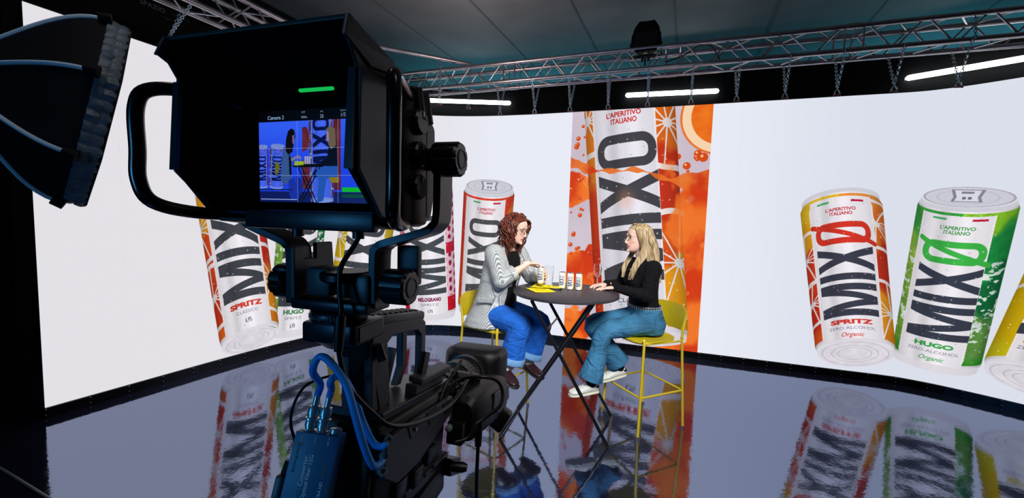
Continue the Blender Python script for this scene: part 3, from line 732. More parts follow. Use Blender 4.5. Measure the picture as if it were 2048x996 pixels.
for p, q in ((tops['A'], tops['C']), (tops['B'], tops['D'])): MB().tube([T(*p, 1.058), T(*q, 1.058)], .011, 10).build('top_bar', M_tleg, root)
for (f1, t1, f2, t2) in ((A, tops['A'], B, tops['B']), (C, tops['C'], D, tops['D'])):
    f1, t1, f2, t2 = Vector(f1), Vector(t1), Vector(f2), Vector(t2); k = .646; m1, m2 = f1.lerp(t1, k), f2.lerp(t2, k); m = (m1 + m2) / 2
    MB().tube([T(m.x, m.y - .02, 1.06 * k), T(m.x, m.y + .02, 1.06 * k)], .012, 10).build('pivot_bolt', M_tleg, root)
MB().tube([T(.274, 2.744, .85), T(.401, 3.136, .85)], .007, 8).build('brace', M_tleg, root); MB().tube([T(.48, 2.723, .85), T(.586, 3.075, .85)], .007, 8).build('brace', M_tleg, root)

M_yel = mat('mustard_shell', rgb(196, 176, 20), .45, noise=.05, nscale=20)
M_yleg = mat('mustard_tube', rgb(206, 180, 34), .35, spec=.6)
def stool(label, loc, rotz):
    root = empty('bar_stool', label, 'stool', loc, rotz, group='mustard bar stools')
    # seat: shallow dished shell, front to +x
    R = []; nn = 24
    def ring(sc, z, dish=0.0): return [Vector((.205 * sc * math.copysign(abs(math.cos(t)) ** .62, math.cos(t)) , .20 * sc * math.copysign(abs(math.sin(t)) ** .62, math.sin(t)), z - (.012 * max(0, math.cos(t)) if sc > .9 else 0) + dish)) for t in [2 * PI * k / nn for k in range(nn)]]
    MB().rings([ring(.55, .712), ring(.95, .722), ring(1.0, .735), ring(.99, .744), ring(.85, .743, -.004), ring(.4, .736, -.006)]).build('seat', M_yel, root)
    bk = []; n = 14
    for i in range(n + 1):
        t = -1 + 2 * i / n; y = .205 * t; x = -.235 + .055 * t * t; h0, h1 = .80 + .012 * t * t, 1.00 - .045 * t ** 4
        sl = (h1 - h0); bk.append([Vector((x, y, h0)), Vector((x - .02, y * 1.01, h0 + sl * .5)), Vector((x - .045, y * 1.02, h1)), Vector((x - .057, y * 1.02, h1 - .004)), Vector((x - .033, y * 1.01, h0 + sl * .5)), Vector((x - .013, y, h0))])
    MB().rings(bk).build('backrest', M_yel, root)
    for sy in (-1, 1):
        MB().tube(catmull([(.225, sy * .215, .006), (.185, sy * .190, .70), (.172, sy * .178, .722), (.10, sy * .17, .728)], 5), .0105, 10).build('leg', M_yleg, root)
        MB().tube(catmull([(-.245, sy * .225, .006), (-.205, sy * .205, .68), (-.20, sy * .205, .76), (-.235, sy * .20, .95)], 6), .0105, 10).build('leg', M_yleg, root)
    pts = [(.2105, .2062), (.2105, -.2062), (-.228, -.2165), (-.228, .2165)]
    for i, nm in enumerate(('footrest', 'rung', 'rung', 'rung')):
        z = .315; a, b_ = pts[i], pts[(i + 1) % 4]; MB().tube([(a[0], a[1], z), (b_[0], b_[1], z)], .0085, 8).build(nm, M_yleg, root)
    for sy in (-1, 1):
        MB().tube([(-.20, sy * .2, .722), (.17, sy * .175, .722)], .009, 8).build('seat_rail', M_yleg, root)
        for x in (.225, -.245): MB().lathe([(.0125, 0), (.0125, .02)], Matrix.Translation((x, sy * (.215 if x > 0 else .225), 0)), 10).build('foot_glide', M_alu, root)
    return root
stool('mustard yellow bar stool under the woman in the black top', (1.12, 3.10, 0), math.atan2(-.42, -.90))
stool('mustard yellow bar stool under the woman in the checked blazer', (-.125, 3.29, 0), math.atan2(-.63, .78))

# ------------------------------------------------------------------ things on the table
lab = Canvas(.168, .136, 2600, (.93, .92, .94)); slc, X, Y = lab.region(0, .168, 0, .136)
im_ = np.ones(X.shape + (3,), np.float32) * C255(240, 238, 240)
strip = (X / .168 - .5 > .145) | (X / .168 - .5 < -.23); im_[strip] = citrus(((X - .084) / .06), Y, dict(LEM, left=[(216, 200, 40), (226, 206, 60), (236, 214, 120), (226, 190, 90)], right=[(226, 206, 70), (236, 216, 120), (240, 200, 130), (230, 180, 110)]), .136)[strip]
m_, o_ = wordmark(X - .084, (Y + .006, .140), .0215, 1 / 2600, False); im_ = mix(im_, C255(20, 62, 96), np.maximum(m_, o_))
im_ = mix(im_, C255(180, 60, 60), put_text(X, Y, "L'APERITIVO", .084, .121, .03, .003)); im_ = mix(im_, C255(180, 60, 60), put_text(X, Y, "ITALIANO", .084, .1165, .022, .003))
im_ = mix(im_, C255(150, 60, 70), put_text(X, Y, "SPRITZ", .084, .019, .026, .0035, .03)); im_ = mix(im_, C255(120, 120, 130), put_text(X, Y, "CLASSICO", .084, .0135, .026, .0022))
lab.blend(slc, np.ones(X.shape, np.float32), im_)
M_lab = picture_mat('can_label_print', lab.image('can_label_print'), None, .3)
M_tin = mat('can_aluminium', rgb(200, 202, 208), .25, metal=1.0)
def can_label_mesh():
    n = 32; r = .0268; h = .136; vs = []; fs = []; uv = []
    for i in range(n + 1):
        a = 2 * PI * i / n
        for z, rr, v in ((.006, .0255, 0), (.012, r, .05), (h - .010, r, .93), (h - .002, .0238, 1)): vs.append((rr * math.cos(a), rr * math.sin(a), z)); uv.append((i / n, v))
    for i in range(n):
        for k in range(3): a = i * 4 + k; fs.append((a, a + 4, a + 5, a + 1))
    me = bpy.data.meshes.new('can_body'); me.from_pydata(vs, [], fs); ul = me.uv_layers.new(name='UVMap')
    for l in me.loops: ul.data[l.index].uv = uv[l.vertex_index]
    me.materials.append(M_lab); me.polygons.foreach_set('use_smooth', [True] * len(me.polygons)); return me
def drink_can(label, loc, rotz):
    root = empty('drinks_can', label, 'can', loc, rotz, group='slim drinks cans')
    link_new('can_body', can_label_mesh(), root)
    MB().lathe([(.001, .003), (.019, .003), (.0205, .0), (.0215, .0), (.0255, .0058), (.0255, .0065), (.001, .0065)], None, 28).build('can_base', M_tin, root)
    MB().lathe([(.0236, .133), (.0245, .136), (.0243, .1385), (.0228, .1385), (.0222, .134), (.001, .134)], None, 28).build('can_lid', M_tin, root)
    t = MB(); t.tube([(.011 * math.cos(a) - .004, .008 * math.sin(a), .1362) for a in [2 * PI * k / 14 for k in range(14)]], .0016, 6, up=(0, 0, 1), closed=True); t.box((.007, 0, .1358), (.009, .007, .0016)); t.build('pull_tab', M_tin, root)
    return root
# the label's lettering faces -x of the can at half turn: seam at +x
cr_ = math.radians(90)
def face(x, y): return math.atan2(-y, -x) + PI          # turn that points the label at the studio camera
drink_can('slim printed can on the table, nearest the yellow leaflets of a row of three', (.422, 3.104, 1.1), face(.422, 3.104) - .25)
drink_can('slim printed can on the table, middle one of a row of three', (.483, 3.068, 1.1), face(.483, 3.068) - .2)
drink_can('slim printed can on the table, nearest the seated blonde woman of a row of three', (.55, 3.050, 1.1), face(.55, 3.05) - .3)
HC = Vector((.245, 3.115, 1.135)); cheld = drink_can('slim printed can being opened in the hands of the woman in the blazer', HC, face(.245, 3.115) - .2)

M_glass = mat('clear_glass', (1, 1, 1, 1), .03, trans=1.0); M_glass.node_tree.nodes['Principled BSDF'].inputs['IOR'].default_value = 1.45
def tumbler(name, label, loc, prof, tilt=None):
    root = empty(name, label, 'glass', loc)
    o = MB().lathe(prof, None, 28, cap=False).build('bowl', M_glass, root)
    if tilt: root.rotation_euler = tilt
    return root
gp = [(.0005, .0), (.028, .0), (.0305, .003), (.038, .12), (.0385, .122), (.0372, .122), (.029, .008), (.0005, .008)]
tumbler('tumbler', 'clear tumbler beside the can held by the woman in the blazer', (.322, 3.20, 1.10), [(r, z * 1.45) for r, z in gp])
wg = [(.0005, 0), (.034, 0), (.034, .002), (.006, .006), (.004, .012), (.004, .075), (.012, .082), (.032, .11), (.036, .145), (.031, .20), (.030, .20), (.035, .145), (.031, .112), (.010, .085), (.0005, .083)]
tumbler('wine_glass', 'tall clear stemmed glass standing beyond the blonde woman\'s hands', (.745, 3.26, 1.10), wg)
M_nap = mat('yellow_paper', rgb(240, 222, 6), .6, noise=.06, nscale=30); M_ink = mat('leaflet_ink', rgb(90, 84, 10), .6)
def leaflet(label, c, rot, w, h, lift, curl, seed):
    g = random.Random(seed); n = 7; vs = []; fs = []
    for i in range(n):
        for j in range(n):
            u, v = i / (n - 1) - .5, j / (n - 1) - .5; z = lift + curl * (abs(u) ** 2 * 2.2 + .5 * u * v + .6 * v * v) + .0018 * g.random(); vs.append(Vector((u * w, v * h, z)))
    top = [v + Vector((0, 0, .0016)) for v in vs]; k = n * n
    for i in range(n - 1):
        for j in range(n - 1):
            a = i * n + j; fs.append((a, a + 1, a + n + 1, a + n)); fs.append((k + a, k + a + n, k + a + n + 1, k + a + 1))
    bd = [i for i in range(n)] + [i * n + n - 1 for i in range(1, n)] + [(n - 1) * n + j for j in range(n - 2, -1, -1)] + [i * n for i in range(n - 2, 0, -1)]
    for a, b_ in zip(bd, bd[1:] + bd[:1]): fs.append((a, k + a, k + b_, b_))
    mb = MB(); mb.add(vs + top, fs); o = mb.build('yellow_leaflet', M_nap); o.location = c; o.rotation_euler = (0, 0, rot)
    for q in range(3):
        t = MB().box((-.03 + .03 * q, .012 * (q % 2), lift + .0055 + curl * .05), (.022, .006, .0006)).build('print', M_ink, o, smooth=False)
    return tag(o, label, 'leaflet', 'yellow leaflets on the bar table')
leaflet('yellow printed leaflet hanging towards the front edge of the black table', (.235, 2.985, 1.1005), .35, .17, .20, .0005, .004, 1)
leaflet('yellow printed leaflet lying under the held can on the black table', (.255, 3.13, 1.104), 1.25, .19, .15, .0005, .012, 2)
leaflet('yellow printed leaflet reaching towards the row of cans', (.345, 3.09, 1.1085), -.35, .16, .10, .0005, .010, 3)
# ------------------------------------------------------------------ people: local frame x forward, y to the person's left, z up from the floor
M_skin1 = mat('skin_fair', rgb(230, 190, 172), .5, noise=.05, nscale=30); M_skin2 = mat('skin_warm', rgb(228, 186, 168), .5, noise=.05, nscale=30)
for m in (M_skin1, M_skin2):
    m.node_tree.nodes['Principled BSDF'].inputs['Subsurface Weight'].default_value = .08
def cloth_mat(name, c, weave=300, fold=0.0, fscale=9.0, **k):
    m = mat(name, c, .9, spec=.2, bump=.25, bscale=weave, **k)
    if fold > 0:      # creases of the worn cloth
        nt = m.node_tree; tc = nt.nodes['Texture Coordinate']; mp = nt.nodes.new('ShaderNodeMapping'); mp.inputs['Scale'].default_value = (.7, 1, 1.6); n = nt.nodes.new('ShaderNodeTexNoise'); n.inputs['Scale'].default_value = fscale; n.inputs['Detail'].default_value = 2; n.inputs['Distortion'].default_value = 1.2
        nt.links.new(tc.outputs['Object'], mp.inputs['Vector']); nt.links.new(mp.outputs[0], n.inputs['Vector']); b2 = nt.nodes.new('ShaderNodeBump'); b2.inputs['Strength'].default_value = fold; b2.inputs['Distance'].default_value = .05
        nt.links.new(n.outputs['Fac'], b2.inputs['Height']); b1 = [q for q in nt.nodes if q.type == 'BUMP' and q != b2][0]; nt.links.new(b2.outputs[0], b1.inputs['Normal'])
    return m
M_jean1 = cloth_mat('blue_denim_bright', rgb(30, 96, 190), noise=.16, nscale=14, fold=.55); M_jean2 = cloth_mat('blue_denim_washed', rgb(56, 112, 148), noise=.34, nscale=7, fold=.6)
M_cuff = cloth_mat('denim_turn_up', rgb(112, 160, 206), noise=.12, nscale=20)
M_blacktop = cloth_mat('black_jersey', rgb(11, 12, 17), fold=.4, fscale=12); M_blouse = cloth_mat('black_blouse', rgb(12, 12, 14))
M_lips = mat('lips', rgb(176, 92, 88), .4); M_eyew = mat('eye_white', rgb(225, 222, 218), .2); M_iris = mat('iris', rgb(44, 34, 28), .2); M_brow = mat('brow', rgb(120, 86, 64), .8)
def tweed():
    m = cloth_mat('houndstooth_tweed', rgb(150, 150, 150), fold=.35, fscale=7); nt = m.node_tree; b = nt.nodes['Principled BSDF']; tc = nt.nodes['Texture Coordinate']
    def wave(ax, sc):
        sp = nt.nodes.new('ShaderNodeSeparateXYZ'); nt.links.new(tc.outputs['Object'], sp.inputs[0])
        s = nt.nodes.new('ShaderNodeMath'); s.operation = 'MULTIPLY'; s.inputs[1].default_value = sc; nt.links.new(sp.outputs[ax], s.inputs[0])
        q = nt.nodes.new('ShaderNodeMath'); q.operation = 'SINE'; nt.links.new(s.outputs[0], q.inputs[0]); return q
    sp = nt.nodes.new('ShaderNodeSeparateXYZ'); nt.links.new(tc.outputs['Object'], sp.inputs[0])
    d = nt.nodes.new('ShaderNodeMath'); d.operation = 'SUBTRACT'; nt.links.new(sp.outputs[0], d.inputs[0]); nt.links.new(sp.outputs[1], d.inputs[1])
    s = nt.nodes.new('ShaderNodeMath'); s.operation = 'MULTIPLY'; s.inputs[1].default_value = 2 * PI / .0090; nt.links.new(d.outputs[0], s.inputs[0])
    a = nt.nodes.new('ShaderNodeMath'); a.operation = 'SINE'; nt.links.new(s.outputs[0], a.inputs[0]); c = wave(2, 2 * PI / .0078)
    mx = nt.nodes.new('ShaderNodeMath'); mx.operation = 'ADD'; nt.links.new(a.outputs[0], mx.inputs[0]); nt.links.new(c.outputs[0], mx.inputs[1])
    r = nt.nodes.new('ShaderNodeValToRGB'); mr = nt.nodes.new('ShaderNodeMapRange'); mr.inputs['From Min'].default_value = -2; mr.inputs['From Max'].default_value = 2; nt.links.new(mx.outputs[0], mr.inputs['Value'])
    r.color_ramp.elements[0].position = .44; r.color_ramp.elements[1].position = .56; r.color_ramp.elements[0].color = rgb(104, 112, 120); r.color_ramp.elements[1].color = rgb(214, 218, 216)
    nt.links.new(mr.outputs[0], r.inputs[0]); nt.links.new(r.outputs[0], b.inputs['Base Color']); return m
M_tweed = tweed()
def hair_mat(name, c1, c2, c3, sc):
    m = mat(name, c1, .45, spec=.4); nt = m.node_tree; b = nt.nodes['Principled BSDF']; tc = nt.nodes['Texture Coordinate']
    mp = nt.nodes.new('ShaderNodeMapping'); mp.inputs['Scale'].default_value = (sc, sc, 5); nt.links.new(tc.outputs['Object'], mp.inputs['Vector']); n = nt.nodes.new('ShaderNodeTexNoise'); n.inputs['Scale'].default_value = 1; n.inputs['Detail'].default_value = 4
    nt.links.new(mp.outputs[0], n.inputs['Vector']); r = nt.nodes.new('ShaderNodeValToRGB'); r.color_ramp.elements[0].color = c2; r.color_ramp.elements[1].color = c3; r.color_ramp.elements[0].position = .35; r.color_ramp.elements[1].position = .68
    nt.links.new(n.outputs['Fac'], r.inputs[0]); nt.links.new(r.outputs[0], b.inputs['Base Color']); return m
M_hair1 = hair_mat('auburn_hair', rgb(96, 40, 28), rgb(56, 22, 16), rgb(128, 62, 42), 60); M_hair2 = hair_mat('blonde_hair', rgb(186, 160, 120), rgb(120, 96, 66), rgb(214, 192, 150), 90)

def ell(c, rx, ry, ex=Vector((1, 0, 0)), ey=Vector((0, 1, 0)), n=28, p=1.0):
    c = Vector(c); o = []
    for k in range(n):
        t = 2 * PI * k / n; a, b = math.cos(t), math.sin(t)
        o.append(c + ex * (rx * math.copysign(abs(a) ** p, a)) + ey * (ry * math.copysign(abs(b) ** p, b)))
    return o
def torso(mb, secs, n=28, p=.86):
    """secs: (x, y, z, half depth, half width)"""
    mb.rings([ell((x, y, z), rx, ry, n=n, p=p) for x, y, z, rx, ry in secs])

HEADP = [(-.113, .060, .030, .014), (-.106, .080, .012, .028), (-.094, .088, -.012, .041), (-.075, .088, -.036, .052), (-.05, .087, -.060, .060), (-.02, .085, -.084, .068), (.01, .083, -.097, .072), (.035, .089, -.101, .074), (.06, .088, -.097, .072), (.085, .074, -.082, .063), (.104, .045, -.055, .045), (.115, .01, -.02, .02)]
def head_frame(c, pitch, yaw=0.0, roll=0.0):
    return Matrix.Translation(Vector(c)) @ Matrix.Rotation(yaw, 4, 'Z') @ Matrix.Rotation(pitch, 4, 'Y') @ Matrix.Rotation(roll, 4, 'X')
def head(mb, F):
    R = []
    for z, f, b, w in HEADP:
        ring = []
        for k in range(28):
            t = 2 * PI * k / 28; ca, sa = math.cos(t), math.sin(t); mid = (f + b) / 2; h = (f - b) / 2
            ring.append(F @ Vector((mid + h * math.copysign(abs(ca) ** .9, ca), w * math.copysign(abs(sa) ** .92, sa), z)))
        R.append(ring)
    mb.rings(R)
    T = lambda pts, r, **k: mb.tube([F @ Vector(p) for p in pts], r, **k)
    T(catmull([(.082, 0, .026), (.094, 0, .004), (.107, 0, -.020), (.108, 0, -.029), (.096, 0, -.036), (.082, 0, -.036)], 3), [.0065] * 3 + [.007] * 3 + [.009] * 3 + [.0095] * 3 + [.008] * 3 + [.006], n=10, round_=True)
    for s in (-1, 1):
        T([(.088, .008 * s, -.030), (.080, .012 * s, -.030)], [.0072, .006], n=8, round_=True)                     # nostril wings
        T(catmull([(.088, .010 * s, .031), (.087, .030 * s, .034), (.076, .048 * s, .026)], 3), .0065, n=8, round_=True)   # brow ridge
        T([(.058, .038 * s, -.024), (.050, .046 * s, -.012)], [.0155, .014], n=10, round_=True)                      # cheekbone
        T(catmull([(-.004, .070 * s, .022), (-.016, .080 * s, .018), (-.018, .080 * s, -.010), (-.008, .073 * s, -.028)], 3), [(.006, .010)] * 10, n=8, round_=True)   # ear
    T(catmull([(.082, -.020, -.058), (.092, 0, -.0545), (.082, .020, -.058)], 4), .0048, n=8, round_=True)
    T(catmull([(.080, -.017, -.066), (.090, 0, -.0665), (.080, .017, -.066)], 4), .0052, n=8, round_=True)
    T([(.076, 0, -.096), (.086, 0, -.098)], .014, n=10, round_=True)
def face_parts(F, root, lids=0.0):
    for s in (-1, 1):
        e = MB(); c = F @ Vector((.0715, .031 * s, .010)); e.sphere(c, .0112, 14, 10); o = e.build('eye', M_eyew, root)
        i = MB(); d = (F.to_3x3() @ Vector((1, .06 * s, -.10 - lids))).normalized(); i.lathe([(.0058, .0100), (.0055, .0114), (.002, .0118)], Mdir(c, d), 12); i.build('iris', M_iris, o)
        l = MB(); l.tube([F @ Vector(p) for p in catmull([(.083, .016 * s, .0165), (.0885, .030 * s, .0195), (.078, .046 * s, .014)], 4)], [(.0014, .0028)] * 9, 6); l.build('eyelid', M_brow, root)
        b = MB(); b.tube([F @ Vector(p) for p in catmull([(.094, .012 * s, .034), (.093, .030 * s, .040), (.082, .049 * s, .034)], 4)], [(.0016, .0022)] * 9, 6, round_=True); b.build('eyebrow', M_brow, root)
    u = MB(); u.tube([F @ Vector(p) for p in catmull([(.0835, -.021, -.0585), (.0965, -.006, -.055), (.096, 0, -.056), (.0965, .006, -.055), (.0835, .021, -.0585)], 4)], [(.0035, .003)] * 17, 8, round_=True)
    u.tube([F @ Vector(p) for p in catmull([(.082, -.018, -.0635), (.0945, 0, -.0665), (.082, .018, -.0635)], 4)], [(.0042, .003)] * 9, 8, round_=True); u.build('lips', M_lips, root)

def hand(mb, w, d, nrm, side, curls=(.35, .4, .45, .5), spread=.10, thumb=(.7, .5), sc=1.0):
    """w: wrist; d: direction of the fingers; nrm: out of the back of the hand; side: +1 thumb on the left of d seen from the back"""
    w = Vector(w); d = Vector(d).normalized(); nrm = Vector(nrm); nrm = (nrm - d * nrm.dot(d)).normalized(); sd = nrm.cross(d).normalized() * side   # towards the thumb
    P = lambda a, b, c=0.0: w + d * (a * sc) + sd * (b * sc) + nrm * (c * sc)
    mb.tube([P(-.035, 0), P(-.005, 0), P(.02, .002), P(.05, .002), P(.078, 0), P(.090, -.002)], [(.018 * sc, .024 * sc), (.017 * sc, .025 * sc), (.016 * sc, .032 * sc), (.015 * sc, .038 * sc), (.0125 * sc, .038 * sc), (.010 * sc, .035 * sc)], n=18, up=nrm, round_=True)
    for i, (off, L, r) in enumerate(((.029, .078, .0086), (.010, .088, .0088), (-.010, .082, .0084), (-.028, .064, .0076))):
        a = spread * (1.2 - i * .8); base = P(.080 - abs(off + .0) * .15, off); dd = (d * math.cos(a) + sd * math.sin(a)).normalized(); c = curls[i]; pts = [base]; ang = c * .35
        for s_, add in ((.46, 0), (.30, c), (.24, c * .7)):
            ang += add; pts.append(pts[-1] + (dd * math.cos(ang) - nrm * math.sin(ang)) * (L * s_ * sc))
        mb.tube(catmull(pts, 3), [r * sc * (1.04 - .024 * k) for k in range(10)], n=10, round_=True)
    a, c = thumb; t0 = P(.018, .022, -.004); td = (d * math.cos(a) + sd * math.sin(a) - nrm * .25).normalized(); t1 = t0 + td * (.036 * sc); td2 = (d * math.cos(a - c) + sd * math.sin(a - c) - nrm * .35).normalized(); t2 = t1 + td2 * (.032 * sc); t3 = t2 + td2 * (.024 * sc)
    mb.tube(catmull([t0, t1, t2, t3], 3), [.0125 * sc] * 3 + [.0105 * sc] * 3 + [.0095 * sc] * 3 + [.008 * sc], n=10, round_=True)

def arm(mb, sh, el, wr, r=(.046, .040, .034, .024), k=0.0):
    sh, el, wr = Vector(sh), Vector(el), Vector(wr)
    pts = [sh, sh.lerp(el, .5), el.lerp(sh, .12), el, el.lerp(wr, .15), el.lerp(wr, .4), wr]
    mb.tube(catmull(pts, 3), [x + k for x in (r[0], r[0] * .98, r[0] * .95, r[1], r[1], r[1] * .98, r[1] * .95, r[1] * .95, r[1] * .96, r[1] * .98, r[1], r[1], r[1] * 1.02, r[1] * 1.02, r[1] * 1.02, r[2], r[2] * .95, r[3], r[3])], n=14, round_=True)
def leg_(mb, hip, kn, an, r=(.088, .062, .056, .040), k=0.0):
    hip, kn, an = Vector(hip), Vector(kn), Vector(an); pts = [hip, hip.lerp(kn, .45), kn.lerp(hip, .1), kn.lerp(an, .08), kn.lerp(an, .4), an]; P = catmull(pts, 4); m = len(P); ks = [r[0], r[0] * .9, r[1] * 1.04, r[1], r[2], r[3]]
    rr = [np.interp(i / 4, range(6), ks) + k for i in range(m)]; mb.tube(P, rr, n=16, round_=True)

def shoe_rings(heel, toe, up, w, hts, sole=False):
    heel, toe, up = Vector(heel), Vector(toe), Vector(up); d = (toe - heel); L = d.length; d.normalize(); up = (up - d * up.dot(d)).normalized(); sd = up.cross(d); R = []
    for t, hw, h in hts:
        c = heel + d * (t * L); ring = []
        for k in range(16):
            a = 2 * PI * k / 16; x, y = math.cos(a), math.sin(a); ring.append(c + sd * (w * hw * math.copysign(abs(x) ** .8, x)) + up * (h * .5 + h * .5 * math.copysign(abs(y) ** .8, y)))
        R.append(ring)
    return R
def shoe(name, root, heel, toe, up, m, msole, low=False, w=.043, lace=None, accent=None):
    heel, toe, up = Vector(heel), Vector(toe), Vector(up).normalized()
    H_ = .062 if not low else .055
    prof = [(-.0, .55, H_ * .9), (.03, .75, H_ * 1.12), (.14, .84, H_ * 1.2), (.30, .86, H_ * 1.12), (.42, .90, H_ * 1.02), (.58, 1.0, H_ * .80), (.78, 1.0, H_ * .60), (.92, .80, H_ * .50), (.99, .45, H_ * .38)]
    up_ = up * .018
    mb = MB(); mb.rings(shoe_rings(heel + up_, toe + up_, up, w, prof)); o = mb.build(name, m, root, ang=60)
    sb = MB(); sb.rings(shoe_rings(heel, toe + (toe - heel) * .015, up, w * 1.07, [(-.02, .55, .022), (.02, .8, .024), (.2, .86, .024), (.55, 1.0, .022), (.8, 1.0, .022), (.95, .78, .022), (1.0, .4, .022)])); sb.build('sole', msole, o, ang=60)
    d = (toe - heel).normalized(); L = (toe - heel).length; sd = up.cross(d).normalized()
    if lace:
        lb = MB()
        for i in range(5):
            t = .40 + i * .075; z = .020 + H_ * (1.06 - i * .075); c = heel + d * (t * L) + up * z; lb.tube(catmull([c - sd * w * .55 - up * .012, c + up * .003, c + sd * w * .55 - up * .012], 3), .0035, 6)
        lb.build('laces', lace, o)
    if accent:
        ab = MB(); ab.rings(shoe_rings(heel + up * .045 - d * .004, toe + up * .045, up, w * 1.03, [(-.0, .55, .028), (.02, .76, .032), (.10, .83, .032), (.13, .80, .03)])); ab.build('heel_tab', accent, o, ang=60)
    return o

def strands(name, m, root, F, specs, r0=.0045, n=5):
    mb = MB()
    for pts in specs:
        P = catmull(pts, 3); k = len(P); mb.tube(P, [r0 * (1 - .65 * (i / (k - 1)) ** 2) for i in range(k)], n)
    return mb.build(name, m, root, fixn=False)

# ================================================================== woman in the blazer
W1 = empty('person', 'woman with curly auburn hair, glasses and checked grey blazer opening a can', 'person', (-.13, 3.29, 0), math.atan2(-.53, .85))
F1 = head_frame((.185, .0, 1.578), math.radians(17))
RS, RE, RW = (.090, -.165, 1.375), (.165, -.175, 1.155), (.325, -.020, 1.300)
LS, LE, LW = (.115, .165, 1.360), (.215, .235, 1.150), (.372, .165, 1.185)
mb = MB()
torso(mb, [(-.01, 0, .770, .10, .15), (-.01, 0, .84, .125, .175), (.0, 0, .92, .115, .160), (.025, 0, 1.02, .095, .130), (.05, 0, 1.12, .100, .140), (.075, 0, 1.24, .105, .155), (.09, 0, 1.34, .085, .165), (.10, 0, 1.39, .062, .12), (.11, 0, 1.42, .05, .06)])
mb.tube(catmull([(.105, 0, 1.38), (.125, 0, 1.44), (.155, 0, 1.50), (.175, 0, 1.55)], 3), [.058] * 3 + [.050] * 3 + [.050] * 3 + [.05], n=16, round_=True)
head(mb, F1)
arm(mb, RS, RE, RW); arm(mb, LS, LE, LW)
hand(mb, RW, (.105, .085, -.004), (-.12, .10, .95), 1, curls=(.75, .85, .95, 1.0), spread=.06, thumb=(.55, .5), sc=.92)
hand(mb, LW, (.55, -.52, .25), (.62, .74, .2), 1, curls=(.62, .62, .62, .6), spread=.08, thumb=(.95, .5), sc=.90)
RH, RK, RA = (.04, -.095, .845), (.330, -.130, .805), (.270, -.165, .470)
LH, LK, LA = (.04, .095, .845), (.400, .085, .790), (.330, .020, .475)
leg_(mb, RH, RK, RA); leg_(mb, LH, LK, LA)
mb.skin('body', M_skin1, W1, .0042, 5)
face_parts(F1, W1, .35)
b = MB(); torso(b, [(.02, 0, .90, .135, .165), (.045, 0, 1.02, .120, .145), (.065, 0, 1.14, .122, .150), (.085, 0, 1.24, .122, .155), (.105, 0, 1.33, .090, .145), (.11, 0, 1.39, .070, .09)]); b.skin('black_blouse', M_blouse, W1, .008, 4)
# jeans with turned-up hems
b = MB(); torso(b, [(-.03, 0, .758, .13, .17), (-.02, 0, .83, .150, .192), (.0, 0, .90, .138, .182), (.015, 0, .965, .122, .16)])
for hip, kn, an in ((RH, RK, RA), (LH, LK, LA)):
    hip, kn, an = Vector(hip), Vector(kn), Vector(an); hem = kn.lerp(an, .86)
    P = catmull([hip, hip.lerp(kn, .5) + Vector((0, 0, .006)), kn + (kn - hip).normalized() * .0, kn.lerp(hem, .3), kn.lerp(hem, .65), hem], 4)
    b.tube(P, [np.interp(i / 4, range(6), [.112, .104, .094, .094, .098, .104]) for i in range(len(P))], n=20)
b.skin('jeans', M_jean1, W1, .007, 6)
for kn, an, nm in ((RK, RA, 0), (LK, LA, 1)):
    kn, an = Vector(kn), Vector(an); h0 = kn.lerp(an, .74); h1 = kn.lerp(an, .90); c = MB(); c.tube([h0, h0.lerp(h1, .15), h0.lerp(h1, .85), h1, h1.lerp(h0, .05)], [.102, .109, .110, .106, .08], n=24); c.build('turn_up', M_cuff, W1, ang=70)
def seam(path, off, par, jean, m):
    P = []
    for p in catmull(path, 8):
        ok, q, nn, _ = jean.closest_point_on_mesh(p + Vector(off))
        if ok: P.append(q + nn * .0005)
    MB().tube(P, .0016, 6).build('stitched_seam', m, par)
M_seam = cloth_mat('denim_seam', rgb(56, 116, 200)); jn1 = [c for c in W1.children if c.name.startswith('jeans')][0]
seam([RH, RK, Vector(RK).lerp(Vector(RA), .8)], (-.02, -.14, .03), jn1, jn1, M_seam); seam([RH, RK, Vector(RK).lerp(Vector(RA), .8)], (.14, -.04, .03), jn1, jn1, M_seam)
# blazer: open-fronted shell and sleeves
def open_shell(mb, secs, gap, th=.012, n=30):
    R = []
    for i, (x, y, z, rx, ry) in enumerate(secs):
        g = gap[i]; out = []; inn = []
        for k in range(n + 1):
            t = g + (2 * PI - 2 * g) * k / n; a, bb = math.cos(t), math.sin(t); pa, pb = math.copysign(abs(a) ** .86, a), math.copysign(abs(bb) ** .86, bb)
            out.append(Vector((x + rx * pa, y + ry * pb, z))); inn.append(Vector((x + (rx - th) * pa, y + (ry - th) * pb, z)))
        R.append(out + inn[::-1])
    mb.rings(R)
b = MB()
open_shell(b, [(-.035, -.01, .745, .215, .250), (-.03, -.01, .80, .195, .238), (-.01, 0, .90, .172, .215), (.015, 0, 1.02, .152, .190), (.045, 0, 1.14, .148, .190), (.065, 0, 1.25, .145, .196), (.082, 0, 1.33, .126, .210), (.095, 0, 1.395, .100, .185), (.10, 0, 1.440, .070, .095)],
           [.62, .55, .42, .30, .32, .42, .55, .75, 1.0])
for sh, el, wr, k in ((RS, RE, RW, .52), (LS, LE, LW, .62)):
    sh, el, wr = Vector(sh), Vector(el), Vector(wr); cf = el.lerp(wr, k); P = catmull([sh + Vector((0, 0, -.01)), sh.lerp(el, .5), el.lerp(sh, .1), el.lerp(cf, .25), cf], 4)
    b.tube(P, [np.interp(i / 4, range(5), [.088, .074, .067, .061, .055]) for i in range(len(P))], n=20, round_=False)
    b.sphere(sh + Vector((0, -.006 if sh.y < 0 else .006, -.004)), .081, 18, 12); b.sphere(el, .066, 16, 10)
o = b.skin('blazer', M_tweed, W1, .006, 5)
cf = MB()
